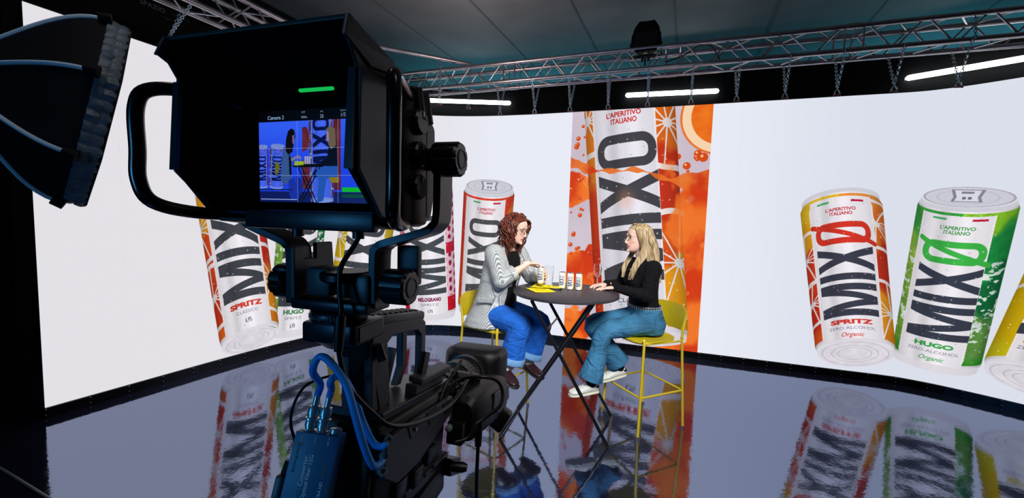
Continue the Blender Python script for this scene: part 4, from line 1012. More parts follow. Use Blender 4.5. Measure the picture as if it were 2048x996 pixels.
for el, wr, k in ((RE, RW, .52), (LE, LW, .62)):
    el, wr = Vector(el), Vector(wr); a_ = el.lerp(wr, k - .16); c_ = el.lerp(wr, k + .03); cf = MB(); cf.tube([a_, a_.lerp(c_, .1), a_.lerp(c_, .5), a_.lerp(c_, .9), c_], [.050, .063, .060, .060, .046], n=20); cf.build('pushed_up_cuff', M_tweed, o, ang=70)
M_btn = mat('dark_button', rgb(24, 34, 36), .35)
for p_, d_ in (((.128, -.128, .955), (.7, -.7, 0)), ((.135, -.085, 1.05), (.8, -.55, 0))):
    MB().lathe([(.011, 0), (.012, .003), (.009, .005), (.003, .004)], Mdir(Vector(p_), d_), 14).build('button', M_btn, o)
fl = MB(); fl.box((.050, -.222, .99), (.13, .012, .045), Matrix.Rotation(.28, 4, 'Z'), bev=.004); fl.build('pocket_flap', M_tweed, o)
for s in (-1, 1):     # lapels lie along the opening
    lp = MB(); pts = [(.175, .050 * s, 1.09), (.190, .080 * s, 1.20), (.165, .108 * s, 1.30), (.125, .088 * s, 1.385), (.07, .080 * s, 1.425)]
    R = []
    for i, q in enumerate(catmull(pts, 4)):
        w_ = .020 + .022 * math.sin(PI * min(1, i / 13)); n_ = Vector((.8, .5 * s, .25)).normalized(); t_ = Vector((-.25, .85 * s, -.1)).normalized(); R.append([q - t_ * w_, q - t_ * w_ + n_ * .008, q + t_ * w_ + n_ * .008, q + t_ * w_])
    lp.rings(R); lp.build('lapel', M_tweed, o, ang=70)
# shoes and socks
M_brown = mat('oxblood_leather', rgb(46, 22, 26), .4, noise=.2, nscale=20); M_dsole = mat('dark_sole', rgb(30, 22, 22), .6); M_buckle = mat('gold_trim', rgb(190, 150, 70), .3, metal=.8)
M_wsock = cloth_mat('pale_sock', rgb(196, 190, 186))
for an, hl, to in ((RA, (.215, -.195, .398), (.300, -.240, .385)), (LA, (.300, .040, .392), (.395, -.005, .385))):
    hl = Vector(hl); to = hl + (Vector(to) - hl).normalized() * .235; so = shoe('loafer', W1, hl, to, (0, 0, 1), M_brown, M_dsole, True)
    dd = (to - hl).normalized(); sd = Vector((0, 0, 1)).cross(dd); c_ = hl + dd * .095 + Vector((0, 0, .075)); MB().tube(catmull([c_ - sd * .034 - Vector((0, 0, .02)), c_, c_ + sd * .034 - Vector((0, 0, .02))], 4), .0045, 8).build('metal_bit', M_buckle, so)
    MB().tube([Vector(an) + Vector((0, 0, .05)), hl + dd * .055 + Vector((0, 0, .075))], [.043, .040], n=14, round_=True).build('sock', M_wsock, W1)
# glasses
gl = MB(); G = lambda *p: F1 @ Vector(p)
for s in (-1, 1):
    gl.tube([G(.098 - .010 * abs(math.sin(a)) * 0, .032 * s + .022 * math.cos(a), .004 + .018 * math.sin(a)) for a in [2 * PI * k / 20 for k in range(20)]], .0017, 6, closed=True)
    gl.tube(catmull([G(.097, .054 * s, .010), G(.05, .076 * s, .014), G(-.01, .078 * s, .014)], 4), .0017, 6)
gl.tube(catmull([G(.098, -.010, .010), G(.103, 0, .013), G(.098, .010, .010)], 3), .0017, 6)
gl.build('eyeglasses', mat('spectacle_frame', rgb(150, 120, 100), .3, metal=.7), W1)
# curly hair: a cap on the skull and about two hundred curled locks
g = random.Random(5); cap = MB()
R = []
for z, f, b_, w_ in HEADP[4:]:
    zz = z * 1.07 + .006; R.append([F1 @ Vector(((f * (.55 if z < .075 else 1.0) + b_) / 2 - .012 + ((f * (.55 if z < .075 else 1.04) - b_) / 2 + .016) * math.cos(t), (w_ + .016) * math.sin(t), zz)) for t in [2 * PI * k / 24 for k in range(24)]])
cap.rings(R)
hair1 = cap.skin('hair', M_hair1, W1, .007, 3)
sp = []
for i in range(46):   # locks parted at the brow and swept back beside the face
    s = 1 if i % 2 else -1; u0 = g.uniform(0, 1); p0_ = F1 @ Vector((.070 - .05 * u0, .012 * s + .02 * s * u0, .098 + .016 * u0)); ph = g.uniform(0, 6.28); pts = []
    for k in range(11):
        t = k / 10; q = F1 @ Vector((.072 - .055 * u0 - .045 * t, s * (.016 + .086 * math.sin(min(1, t * 2.2) * PI / 2) + .012 * math.sin(PI * t)), .100 + .012 * u0 - .05 * t)); q.z -= (.15 + .06 * u0) * max(0, t - .18) ** 1.1; q += Vector((math.cos(ph + 13 * t), math.sin(ph + 13 * t), 0)) * (.010 * min(1, t * 2)); pts.append(q)
    sp.append(pts)
for i in range(330):
    a = g.uniform(1.25, 2 * PI - 1.25); el_ = g.uniform(.15, 1.45); rr = .112
    p0_ = F1 @ Vector((-.01 + .100 * math.cos(a) * math.cos(el_), .084 * math.sin(a) * math.cos(el_), .012 + .118 * math.sin(el_)))
    out = (F1.to_3x3() @ Vector((math.cos(a), math.sin(a), 0))).normalized(); out.z = 0
    L = g.uniform(.16, .30) * (1.0 if abs(a - PI) < 2.2 else .85); drop = p0_.z - L; pts = []; ph = g.uniform(0, 6.28); am = g.uniform(.010, .020); turns = g.uniform(1.6, 3.0); bulge = g.uniform(.018, .052)
    side = Vector((-out.y, out.x, 0))
    for k in range(11):
        t = k / 10; q = p0_ + out * (bulge * math.sin(PI * min(1, t * .8 + .1)) * 1.1) + Vector((0, 0, -L * t ** 1.15 + .022 * math.sin(PI * min(1, t * 3)))); q += side * (am * math.sin(ph + turns * 2 * PI * t) * min(1, t * 3)) + out * (am * math.cos(ph + turns * 2 * PI * t) * min(1, t * 3)); q += Vector((-.020 * t * t, 0, 0)); pts.append(q)
    sp.append(pts)
so = strands('curls', M_hair1, hair1, F1, sp, .0056, 5); so['kind'] = 'stuff'

# ================================================================== blonde woman
W2 = empty('person', 'blonde woman in black top, washed jeans and white trainers, hands on the table', 'person', (1.12, 3.17, 0), math.atan2(-.17, -.985))
F2 = head_frame((.075, .0, 1.528), math.radians(2), math.radians(-3))
LS, LE, LW = (.020, .165, 1.300), (.085, .195, 1.085), (.285, .060, 1.128)
RS, RE, RW = (.035, -.160, 1.300), (.110, -.220, 1.110), (.295, -.100, 1.132)
mb = MB()
torso(mb, [(-.02, 0, .765, .10, .15), (-.02, 0, .84, .125, .175), (-.015, 0, .92, .112, .155), (-.005, 0, 1.0, .090, .122), (.01, 0, 1.09, .098, .130), (.025, 0, 1.18, .110, .148), (.025, 0, 1.26, .090, .158), (.025, 0, 1.31, .064, .125), (.03, 0, 1.345, .05, .06)])
mb.tube(catmull([(.025, 0, 1.31), (.035, 0, 1.37), (.05, 0, 1.43), (.06, 0, 1.49)], 3), [.056] * 3 + [.047] * 3 + [.047] * 3 + [.05], n=16, round_=True)
head(mb, F2); arm(mb, LS, LE, LW); arm(mb, RS, RE, RW)
hand(mb, LW, (.98, -.25, -.10), (0, 0, 1), -1, curls=(.14, .12, .14, .18), spread=.09, thumb=(.55, .35), sc=.92)
hand(mb, RW, (.98, .05, -.10), (0, 0, 1), 1, curls=(.30, .22, .22, .25), spread=.12, thumb=(.6, .3), sc=.92)
LH, LK, LA = (-.01, .095, .845), (.375, .100, .775), (.455, .110, .420)
RH, RK, RA = (-.01, -.090, .845), (.415, -.070, .795), (.185, -.020, .450)
leg_(mb, LH, LK, LA); leg_(mb, RH, RK, RA)
mb.skin('body', M_skin2, W2, .0042, 5)
face_parts(F2, W2, .0)
b = MB(); torso(b, [(-.005, 0, .955, .118, .145), (.0, 0, 1.02, .106, .136), (.012, 0, 1.10, .110, .142), (.028, 0, 1.18, .124, .160), (.027, 0, 1.26, .108, .182), (.027, 0, 1.318, .084, .172), (.03, 0, 1.352, .064, .095)])
for s in (-1, 1): b.sphere((.100, .062 * s, 1.175), (.052, .058, .060), 16, 10)
for sh, el, wr in ((LS, LE, LW), (RS, RE, RW)):
    sh, el, wr = Vector(sh), Vector(el), Vector(wr); cf = el.lerp(wr, .97); P = catmull([sh, sh.lerp(el, .5), el.lerp(sh, .1), el.lerp(cf, .3), cf], 4); b.tube(P, [np.interp(i / 4, range(5), [.070, .060, .052, .046, .033]) for i in range(len(P))], n=18, round_=False)
    b.sphere(sh, .066, 18, 12); b.sphere(el, .056, 16, 10); b.sphere(cf, .036, 12, 8)
b.skin('black_top', M_blacktop, W2, .006, 6)
# flared jeans
b = MB(); torso(b, [(-.035, 0, .752, .125, .170), (-.03, 0, .83, .145, .190), (-.02, 0, .90, .128, .172), (-.01, 0, .975, .118, .150)])
hems = []
for hip, kn, an, ex in ((LH, LK, LA, Vector((.03, 0, -.03))), (RH, RK, RA, Vector((.0, 0, .01)))):
    hip, kn, an = Vector(hip), Vector(kn), Vector(an); hem = an + ex; hems.append((kn, hem)); P = catmull([hip, hip.lerp(kn, .5) + Vector((0, 0, .004)), kn, kn.lerp(hem, .35), kn.lerp(hem, .7), hem], 4)
    b.tube(P, [np.interp(i / 4, range(6), [.102, .086, .074, .072, .083, .103]) for i in range(len(P))], n=20)
jn = b.skin('flared_jeans', M_jean2, W2, .0065, 6)
M_seam2 = cloth_mat('washed_seam', rgb(96, 144, 174)); seam([LH, LK, LA], (0, .14, .02), jn, jn, M_seam2); seam([RH, RK, RA], (.0, -.14, .02), jn, jn, M_seam2)
bt = MB(); P = [Vector((-.010 + .119 * math.copysign(abs(math.cos(t)) ** .86, math.cos(t)), .151 * math.copysign(abs(math.sin(t)) ** .86, math.sin(t)), .966)) for t in [2 * PI * k / 40 for k in range(40)]]
bt.tube(P, [(.015, .003)] * 40, 8, up=(0, 0, 1), closed=True); bl = bt.build('studded_belt', mat('belt_leather', rgb(70, 74, 80), .4), W2)
st = MB()
for k in range(40):
    for dz in (-.008, .008): st.sphere(P[k] * 1.0 + (P[k] - Vector((-.012, 0, .966))).normalized() * .004 + Vector((0, 0, dz)), .0046, 6, 4)
o = st.build('studs', mat('silver_stud', rgb(214, 220, 224), .35, metal=.4), bl); o['kind'] = 'stuff'
M_wht = mat('white_leather', rgb(218, 222, 214), .5, noise=.08, nscale=30); M_wsole = mat('cream_sole', rgb(206, 206, 186), .6); M_lace = mat('pale_lace', rgb(226, 230, 226), .7); M_blk2 = mat('black_heel', rgb(20, 20, 22), .5); M_bsock = cloth_mat('black_sock', rgb(10, 10, 12))
for an, hl, to in ((LA, (.420, .110, .280), (.655, .135, .268)), (RA, (.125, -.010, .358), (.345, .006, .320))):
    hl = Vector(hl); to = hl + (Vector(to) - hl).normalized() * .245; shoe('trainer', W2, hl, to, (.06, 0, 1), M_wht, M_wsole, False, .045, M_lace, M_blk2); dd = (to - hl).normalized()
    MB().tube([Vector(an) + Vector((0, 0, .04)), hl + dd * .06 + Vector((0, 0, .085))], [.046, .044], n=14, round_=True).build('sock', M_bsock, W2)
# straight blonde hair
g = random.Random(9); cap = MB(); R = []
for z, f, b_, w_ in HEADP[5:]:
    R.append([F2 @ Vector(((f * (.30 if z < .045 else .86) + b_) / 2 - .010 + ((f * (.30 if z < .045 else .92) - b_) / 2 + .013) * math.cos(t), (w_ + .013) * math.sin(t), z * 1.05 + .006)) for t in [2 * PI * k / 24 for k in range(24)]])
cap.rings(R)
# the fall of hair down the back
R = []
for z, xc, hx, hy in ((1.58, .045, .075, .080), (1.50, .02, .088, .090), (1.42, .0, .085, .100), (1.34, -.02, .070, .108), (1.26, -.045, .045, .100), (1.19, -.065, .026, .075)):
    R.append([Vector((xc - hx * .25 + hx * math.cos(t), hy * math.sin(t), z)) for t in [2 * PI * k / 24 for k in range(24)]])
R2 = [[Vector((min(p.x, .055), p.y, p.z)) for p in r] for r in R]; cap.rings(R2)
hair2 = cap.skin('hair', M_hair2, W2, .007, 4)
sp = []
for i in range(360):
    a = g.uniform(.95, 2 * PI - .95); u_ = g.uniform(0, 1)
    top = F2 @ Vector((.012 + g.uniform(-.03, .03), g.uniform(-.006, .006), .124)); ca, sa = math.cos(a), math.sin(a)
    side1 = F2 @ Vector((-.008 + .098 * ca, .092 * sa, .055)); front = abs(sa) > .55 and ca > -.1 and u_ < .5
    z2 = g.uniform(1.17, 1.24) if not front else g.uniform(1.19, 1.28)
    mid1 = Vector((.0 + .095 * ca + (.035 if front else 0), .102 * sa, 1.44 + g.uniform(-.01, .01))); mid2 = Vector(((.105 if front else -.02) + .080 * ca, .112 * sa * (.85 if front else 1), 1.32)); end = Vector(((.150 if front else -.075) + .050 * ca, .095 * sa * (.8 if front else 1), z2))
    sp.append([top, F2 @ Vector((-.004 + .068 * ca, .062 * sa, .108)), side1, mid1, mid2, end])
so = strands('hair_lengths', M_hair2, hair2, F2, sp, .0052, 5); so['kind'] = 'stuff'
# ------------------------------------------------------------------ foreground: broadcast camera with studio viewfinder
RIG = Vector((-.2169, .4263, 1.6904)); RZ = math.radians(-14.7)
M_pl = mat('viewfinder_black', rgb(11, 12, 15), .48, spec=.4, bump=.05, bscale=400); M_shell = mat('graphite_shell', rgb(56, 55, 63), .5, bump=.04, bscale=500)
M_rub = mat('rubber_black', rgb(7, 7, 9), .42, spec=.5); M_anod = mat('anodised_black', rgb(32, 34, 42), .35, metal=.4); M_gloss = mat('gloss_black_tube', rgb(10, 11, 14), .22, spec=.6)
M_inner = mat('hood_flock', rgb(3, 3, 4), .95, spec=.05); M_rim = mat('silver_edge', rgb(150, 154, 160), .35, metal=.7)
vfr = empty('studio_viewfinder', 'big black hooded studio viewfinder with a glowing blue picture, on top of the camera', 'viewfinder', RIG, RZ)
# hood: four thick walls
def wall_prism(name, poly, vec, m, par): return MB().prism(poly, vec, 0).build(name, m, par, smooth=False, bevel=.0012)
side = [(-.080, .103), (-.082, .086), (-.072, .070), (-.077, -.020), (-.034, -.064), (.0, -.068), (.0, .084)]
hood = MB()
for s in (-1, 1): hood.prism([(s * .099, y, z) for y, z in side], (s * .004, 0, 0))
hood.prism([(-.102, -.080, .103), (.102, -.080, .103), (.103, .0, .084), (-.103, .0, .084)], (0, 0, .004))
hood.prism([(-.099, -.036, -.064), (.099, -.036, -.064), (.099, .0, -.068), (-.099, .0, -.068)], (0, 0, -.004))
hd = hood.build('hood', M_pl, vfr, smooth=False, bevel=.001)
inner = MB()
for s in (-1, 1): inner.prism([(s * .0985, y * .985, z * .985) for y, z in side], (-s * .001, 0, 0))
inner.prism([(-.098, -.079, .1022), (.098, -.079, .1022), (.098, .0, .0830), (-.098, .0, .0830)], (0, 0, -.001)); inner.build('hood_lining', M_inner, vfr, smooth=False)
for s in (-1, 1):
    # visor cheeks at the top corners, edged in bare metal
    v = MB(); v.prism([(s * .099, -.081, .105), (s * .1015, -.088, .086), (s * .103, -.056, .072), (s * .1035, -.020, .078), (s * .1035, -.020, .090)], (s * .003, 0, .001)); vv = v.build('visor_cheek', M_shell, vfr, smooth=False, bevel=.0008)
    e = MB(); e.tube([(s * .1010, -.0825, .1045), (s * .1030, -.0890, .0860)], .0011, 6); e.build('cheek_edge', M_rim, vv)
    sp = MB(); sp.prism([(s * .1035, -.072, .066), (s * .1035, -.074, -.018), (s * .1035, -.040, -.060), (s * .1035, -.010, -.062), (s * .1035, -.010, .070)], (s * .0035, 0, 0)); sp.build('side_panel', M_shell, hd, smooth=False, bevel=.0012)
    st = MB(); st.prism([(s * .096, -.0745, .066), (s * .1035, -.0745, .066), (s * .1035, -.0800, -.019), (s * .096, -.0800, -.019)], (0, .004, 0)); st.build('rim_strip', M_anod, hd, smooth=False)
lp = MB(); lp.box((.022, -.038, -.0645), (.154, .010, .019), bev=.002); lp.build('lower_lip', M_anod, vfr)
# monitor body with bezel, screen, tally lamp
b = MB(); b.box((0, .036, .007), (.206, .062, .152), bev=.010); body = b.build('monitor_body', M_pl, vfr)
bz = MB(); bz.box((0, .004, .008), (.2005, .006, .153)); bz.box((0, .0015, .010), (.190, .006, .140), bev=.002); bz.build('bezel', M_inner, vfr)
sc_ = Canvas(1.60, 1.02, 400, (.01, .01, .02))
sl, X, Y = sc_.region(0, 1.6, 0, .9); sky = mix(np.ones(X.shape + (3,), np.float32) * C255(52, 92, 226), C255(84, 132, 246), sm(.3, .9, Y)); sky = mix(sky, C255(40, 74, 200), sm(1.1, .0, Y) * .0); sky = mix(sky, C255(20, 24, 60), (Y < .12).astype(np.float32) * .8); sc_.blend(sl, np.ones(X.shape, np.float32), sky)
ba, bb = .60, 1.10; sl, X, Y = sc_.region(ba, bb, .14, .9); o_ = orange(X * 2.2, Y * 3, 2.); sc_.blend(sl, (sm(.0, .06, fbm(X * 5, Y * 4, 3) - .62 + 1.4 * sm(.72, .62, X) * (np.exp(-((Y - .72) / .1) ** 2) + np.exp(-((Y - .3) / .12) ** 2)) + 1.2 * sm(1.0, 1.06, X)) * .9), o_ * np.array((.75, .42, .7)))
MON = dict(SPR, ink=(14, 22, 70), body=(110, 140, 236), texts=[], logo=(120, 60, 120), zone=(-.8, .8), left=[(150, 60, 90)] * 3, right=[(170, 70, 90)] * 3)
draw_can(sc_, (.86, .02), (-.02, 1.12), .155, .155, -.02, MON); draw_can(sc_, (.035, .17), (.0, .46), .085, .09, .02, dict(MON, kind='seed', left=[(120, 90, 200)] * 3, right=[(120, 90, 200)] * 3)); draw_can(sc_, (.235, .17), (.03, .46), .10, .105, .025, MON)
sl, X, Y = sc_.region(0, 1.6, 0, .9); px_ = sc_.a[sl]; sc_.a[sl] = px_ * np.array((.62, .74, 1.04)); 
BL = (.04, .05, .10)
PO = lambda p, c: sc_.poly([(x * .72 + .012, y) for x, y in p], c)
ST = lambda p, w, c: sc_.stroke([(x * .72 + .012, y) for x, y in p], w, c)
PO([(.38, .40), (.36, .44), (.30, .46), (.29, .33), (.31, .30), (.36, .34)], (.45, .42, .05))                                                     # stool back
PO([(.46, .62), (.55, .60), (.60, .50), (.68, .505), (.70, .48), (.66, .455), (.62, .44), (.60, .22), (.50, .20), (.40, .26), (.43, .50)], (.22, .34, .58))   # blazer
PO([(.58, .54), (.61, .45), (.61, .30), (.57, .31), (.56, .50)], (.02, .03, .06)); PO([(.55, .24), (.66, .28), (.76, .12), (.74, .03), (.60, .02), (.56, .10)], (.10, .20, .66)); PO([(.69, .30), (.80, .26), (.83, .14), (.77, .08), (.72, .16)], (.08, .17, .60))
PO([(.55, .79), (.61, .82), (.67, .80), (.69, .72), (.66, .66), (.63, .56), (.55, .53), (.50, .58), (.51, .70)], (.05, .03, .05)); PO([(.63, .74), (.67, .75), (.675, .69), (.66, .64), (.63, .66)], (.45, .36, .55)); ST([(.62, .475), (.74, .51), (.78, .49)], .03, (.5, .48, .66))
PO([(.62, .405), (.68, .425), (1.20, .425), (1.24, .405), (1.18, .39), (.68, .39)], (.03, .03, .05)); PO([(.66, .41), (.84, .415), (.85, .455), (.68, .46)], (.62, .72, .16))
for a_, c_ in (((.74, .39), (1.02, .0)), ((.80, .39), (1.08, .0)), ((1.14, .39), (.80, .0)), ((1.08, .39), (.76, .02))): ST([a_, c_], .014, BL)
for x_ in (.86, .90, .94): PO([(x_, .425), (x_ + .03, .425), (x_ + .03, .51), (x_, .51)], (.66, .68, .84))
PO([(1.30, .62), (1.34, .66), (1.44, .62), (1.46, .40), (1.24, .40), (1.18, .43), (1.17, .46), (1.27, .48)], (.03, .04, .10)); PO([(1.25, .80), (1.33, .83), (1.41, .80), (1.43, .62), (1.34, .58), (1.29, .64), (1.31, .72)], (.42, .38, .30)); PO([(1.27, .78), (1.30, .77), (1.31, .68), (1.28, .66), (1.255, .71)], (.6, .5, .62))
PO([(1.24, .40), (1.46, .40), (1.46, .28), (1.26, .26), (1.20, .02), (1.08, .0), (1.12, .24), (1.06, .32), (1.10, .36)], (.14, .34, .72)); PO([(1.30, .28), (1.48, .28), (1.48, .22), (1.34, .22)], (.55, .48, .10))
for x_ in (.533, 1.067): sc_.stroke([(x_, .0), (x_, .9)], .004, (.55, .66, .9))
for y_ in (.30, .60): sc_.stroke([(.0, y_), (1.6, y_)], .004, (.55, .66, .9))
sc_.poly([(1.12, .12), (1.5, .12), (1.5, .17), (1.12, .17)], (.05, .75, .16)); sc_.poly([(1.12, .06), (1.5, .06), (1.5, .095), (1.12, .095)], (.04, .30, .2)); sc_.stroke([(.02, .03), (.52, .03)], .008, (.7, .8, 1.)); sc_.stroke([(.0, .14), (.46, .14)], .01, BL)
sc_.poly([(0, .9), (1.6, .9), (1.6, 1.02), (0, 1.02)], (.015, .02, .04)); W_ = (.62, .74, .9); sc_.text('Camera 2', .24, .945, .042, W_, .01); sc_.text('1080p', .63, .935, .032, W_); sc_.text('25', .86, .94, .036, W_); sc_.text('1/50', 1.15, .945, .040, W_); sc_.text('FPS', .86, .99, .018, W_); sc_.text('FMT', .62, .99, .018, W_); sc_.text('SHUTTER', 1.15, .99, .018, W_)
M_scr = picture_mat('viewfinder_picture', sc_.image('viewfinder_picture'), .85); M_scr.node_tree.nodes['Principled BSDF'].inputs['Roughness'].default_value = .3
me = bpy.data.meshes.new('screen'); me.from_pydata([(-.080, -.0022, -.045), (.080, -.0022, -.045), (.080, -.0022, .057), (-.080, -.0022, .057)], [], [(0, 1, 2, 3)]); ul = me.uv_layers.new(name='UVMap')
for i, q in enumerate(((0, 0), (1, 0), (1, 1), (0, 1))): ul.data[i].uv = q
me.materials.append(M_scr); link_new('screen', me, vfr)
t = MB(); t.tube([(-.019, -.005, .0765), (.022, -.005, .0765)], .0021, 8, round_=True); t.build('tally_lamp', mat('green_tally', rgb(10, 120, 50), .4, emit=rgb(20, 190, 80), estr=.9), vfr)
# grab handles
h = MB(); h.tube(catmull([(-.094, -.012, .062), (-.112, -.056, .064), (-.128, -.080, .058), (-.1345, -.0865, .040), (-.1345, -.0865, .0), (-.1345, -.0865, -.030), (-.128, -.079, -.051), (-.112, -.050, -.060), (-.094, .0, -.061)], 6), .0066, 14); h.build('grab_handle', M_gloss, vfr)
h = MB(); h.tube(catmull([(.094, .030, .070), (.112, -.020, .072), (.126, -.052, .066), (.1305, -.059, .045), (.1305, -.059, .0), (.1305, -.059, -.034), (.126, -.052, -.058), (.112, -.020, -.066), (.094, .022, -.066)], 6), .0066, 14); h.build('grab_handle', M_gloss, vfr)
for z in (.047, .012, -.024):
    k = MB(); n_ = 28; prof = []
    M = Mdir((.102, .030, z), (1, 0, 0)); R = []
    for zz, r_ in ((0, .0135), (.007, .0135), (.009, .0115)): R.append([M @ Vector(((r_ + .0006 * (j % 2)) * math.cos(2 * PI * j / n_), (r_ + .0006 * (j % 2)) * math.sin(2 * PI * j / n_), zz)) for j in range(n_)])
    k.rings(R); kk = k.build('side_knob', M_rub, vfr, ang=25); MB().box((.1115, .030, z + .008), (.001, .002, .006)).build('knob_mark', M_rim, kk, smooth=False)
k = MB(); 
for z in (.062, .072): k.tube([(.06, .02 + (z - .06) * 1.6, .085), (.103, .03 + (z - .06) * 1.6, .080), (.106, .03 + (z - .06) * 1.6, .05)], .007, 10)
k.build('corner_buffer', M_rub, vfr)
s_ = MB(); s_.prism([(.1035, .048, .066), (.1035, .078, .052), (.1035, .082, -.020), (.1035, .070, -.060), (.1035, .050, -.064)], (-.207, 0, 0)); s_.build('rear_shell', M_shell, vfr, smooth=False, bevel=.006)
c = MB(); c.lathe([(.006, 0), (.006, .002), (.004, .003)], Mdir((.085, -.002, -.058), (0, -1, 0)), 14); c.build('jack', M_anod, vfr)
# tilt friction knob on the right of the body
k = MB(); M = Mdir((.100, .055, .010), (1, 0, 0)); k.lathe([(.013, 0), (.013, .010), (.0125, .022)], M, 20); k.build('tilt_axle', M_anod, vfr)
def lobed(mb, M, r, z0, z1, n=8, dep=.10, ch=.003):
    N = n * 6; R = []
    for z, s in ((z0, .90), (z0 + ch, 1.0), (z1 - ch, 1.0), (z1, .90)): R.append([M @ Vector((r * s * (1 - dep * max(0, math.cos(n * a)) ** 3) * math.cos(a), r * s * (1 - dep * max(0, math.cos(n * a)) ** 3) * math.sin(a), z)) for a in [2 * PI * j / N for j in range(N)]])
    mb.rings(R)
def friction_knob(par, loc, ax, r, L, nm='friction_knob'):
    M = Mdir(loc, ax); k = MB(); lobed(k, M, r, 0, L); o = k.build(nm, M_rub, par, ang=30); c = MB(); c.lathe([(r * .58, L - .001), (r * .58, L + .0012), (r * .5, L + .0014), (r * .46, L + .0004), (.001, L + .0004)], M, 28); c.build('knob_cap', M_shell, o); return o
friction_knob(vfr, (.114, .055, .010), (1, 0, 0), .0200, .033)
for x in (-.040, .042):
    k = MB(); k.lathe([(.0065, 0), (.0065, .010), (.0045, .011), (.0045, .016)], Matrix.Translation((x, .012, -.084)), 14); k.build('mount_screw', M_anod, vfr)

# yoke that carries the viewfinder, on its friction head and pan dial
yk = empty('viewfinder_yoke', 'black cranked yoke with friction knobs and blue-lit pan dial under the viewfinder', 'bracket', RIG, RZ)
def strip(mb, pts, w, t, yaxis=Vector((0, 1, 0))):
    """flat bar bent in the x-z plane, w deep along y"""
    P = catmull(pts, 3); R = []
    for i, p in enumerate(P):
        d = (P[min(i + 1, len(P) - 1)] - P[max(i - 1, 0)]); d.y = 0; d.normalize(); n = d.cross(yaxis); R.append([p - yaxis * w / 2 - n * t / 2, p + yaxis * w / 2 - n * t / 2, p + yaxis * w / 2 + n * t / 2, p - yaxis * w / 2 + n * t / 2])
    mb.rings(R)
a = MB(); strip(a, [(.1225, .058, .020), (.1225, .058, -.052), (.118, .056, -.067), (.105, .055, -.0755), (.062, .050, -.0885), (.050, .050, -.094), (.0445, .050, -.106), (.045, .050, -.168)], .034, .009); a.build('right_arm', M_anod, yk, ang=50, bevel=.001)
a = MB(); strip(a, [(-.1225, .022, .0), (-.1225, .022, -.050), (-.120, .024, -.066), (-.110, .026, -.075), (-.078, .034, -.089), (-.068, .036, -.096), (-.0645, .038, -.108), (-.0645, .038, -.168)], .034, .009); a.build('left_arm', M_anod, yk, ang=50, bevel=.001)
a = MB(); a.prism([(-.0605, .020, -.098), (-.0605, .036, -.098), (-.0605, .036, -.114), (-.0605, .056, -.114), (-.0605, .056, -.094), (-.0605, .086, -.094), (-.0605, .092, -.162), (-.0605, .020, -.162)], (.006, 0, 0)); a.build('arm_gusset', M_shell, yk, smooth=False, bevel=.0015)
a = MB(); a.box((.072, .072, -.118), (.03, .012, .05), bev=.003); a.build('arm_gusset', M_shell, yk)
friction_knob(yk, (-.070, .036, -.143), (-1, 0, 0), .022, .022); friction_knob(yk, (.055, .048, -.142), (1, 0, 0), .0215, .034)
b = MB(); b.box((-.030, .046, -.141), (.036, .034, .036), bev=.006); b.build('friction_block', M_shell, yk); b = MB(); b.box((.030, .048, -.150), (.028, .040, .044), bev=.005); b.build('friction_block', M_rub, yk)
k = MB(); lobed(k, Matrix.Translation((.002, .044, -.139)), .031, 0, .013, 6, .08); k.lathe([(.012, -.02), (.012, .0)], Matrix.Translation((.002, .044, -.139)), 16); k.build('pan_lock_wheel', M_rub, yk, ang=30)
b = MB(); b.box((-.008, .046, -.168), (.108, .050, .013), bev=.003); b.build('cross_plate', M_anod, yk)
d_ = MB(); d_.lathe([(.033, 0), (.0345, .002), (.0345, .010), (.033, .012)], Matrix.Translation((-.010, .046, -.187)), 40); dd = d_.build('pan_dial', M_anod, yk)
tk = MB()
for j in range(-8, 9):
    a_ = -PI / 2 + j * .10; tk.box((-.010 + .0348 * math.cos(a_), .046 + .0348 * math.sin(a_), -.181), (.0006, .0006, .003 if j % 4 else .006))
o = tk.build('dial_ticks', M_rim, dd, smooth=False); o['kind'] = 'stuff'
b = MB(); b.box((-.006, .050, -.201), (.076, .062, .026), bev=.004); b.build('dial_base', M_anod, yk); b = MB(); b.lathe([(.020, 0), (.034, .012)], Matrix.Translation((-.008, .048, -.222)), 32); b.build('base_cone', M_anod, yk)
b = MB(); b.box((.0325, .050, -.200), (.002, .046, .018)); b.build('side_plate', M_shell, yk, smooth=False)

# camera body
CP = RIG + Vector((math.sin(-RZ) * .09, math.cos(RZ) * .09, -.40))
cam_e = empty('broadcast_camera', 'black broadcast camera body with angular top handle and socketed rear', 'camera', CP, RZ); cam_e.rotation_euler = (math.radians(-9), 0, RZ)
lens_e = empty('zoom_lens', 'black zoom lens with ribbed barrel, servo grip and wide rectangular hood', 'lens', CP, RZ); lens_e.rotation_euler = cam_e.rotation_euler
b = MB(); b.box((-.004, .045, .012), (.108, .21, .118), bev=.006); bo = b.build('body_shell', M_rub, cam_e)
b = MB(); b.prism([(.052, -.055, .056), (.052, .020, .058), (.052, .150, .056), (.052, .158, .030), (.052, .100, .010), (.052, .040, -.010), (.052, -.020, -.012), (.052, -.055, .010)], (.008, 0, 0)); b.build('side_panel', M_shell, cam_e, smooth=False, bevel=.002)
for y_, z_ in ((.012, .048), (.068, .048), (.125, .046)):
    n_ = MB(); n_.prism([(.0595, y_ - .018, z_ + .009), (.0595, y_ + .016, z_ + .009), (.0595, y_ + .010, z_ - .010), (.0595, y_ - .006, z_ - .012)], (.002, 0, 0)); nn = n_.build('panel_notch', M_rub, cam_e, smooth=False); MB().lathe([(.003, 0), (.003, .003)], Mdir((.0612, y_ + .002, z_ - .001), (1, 0, 0)), 8).build('screw', M_rim, nn)
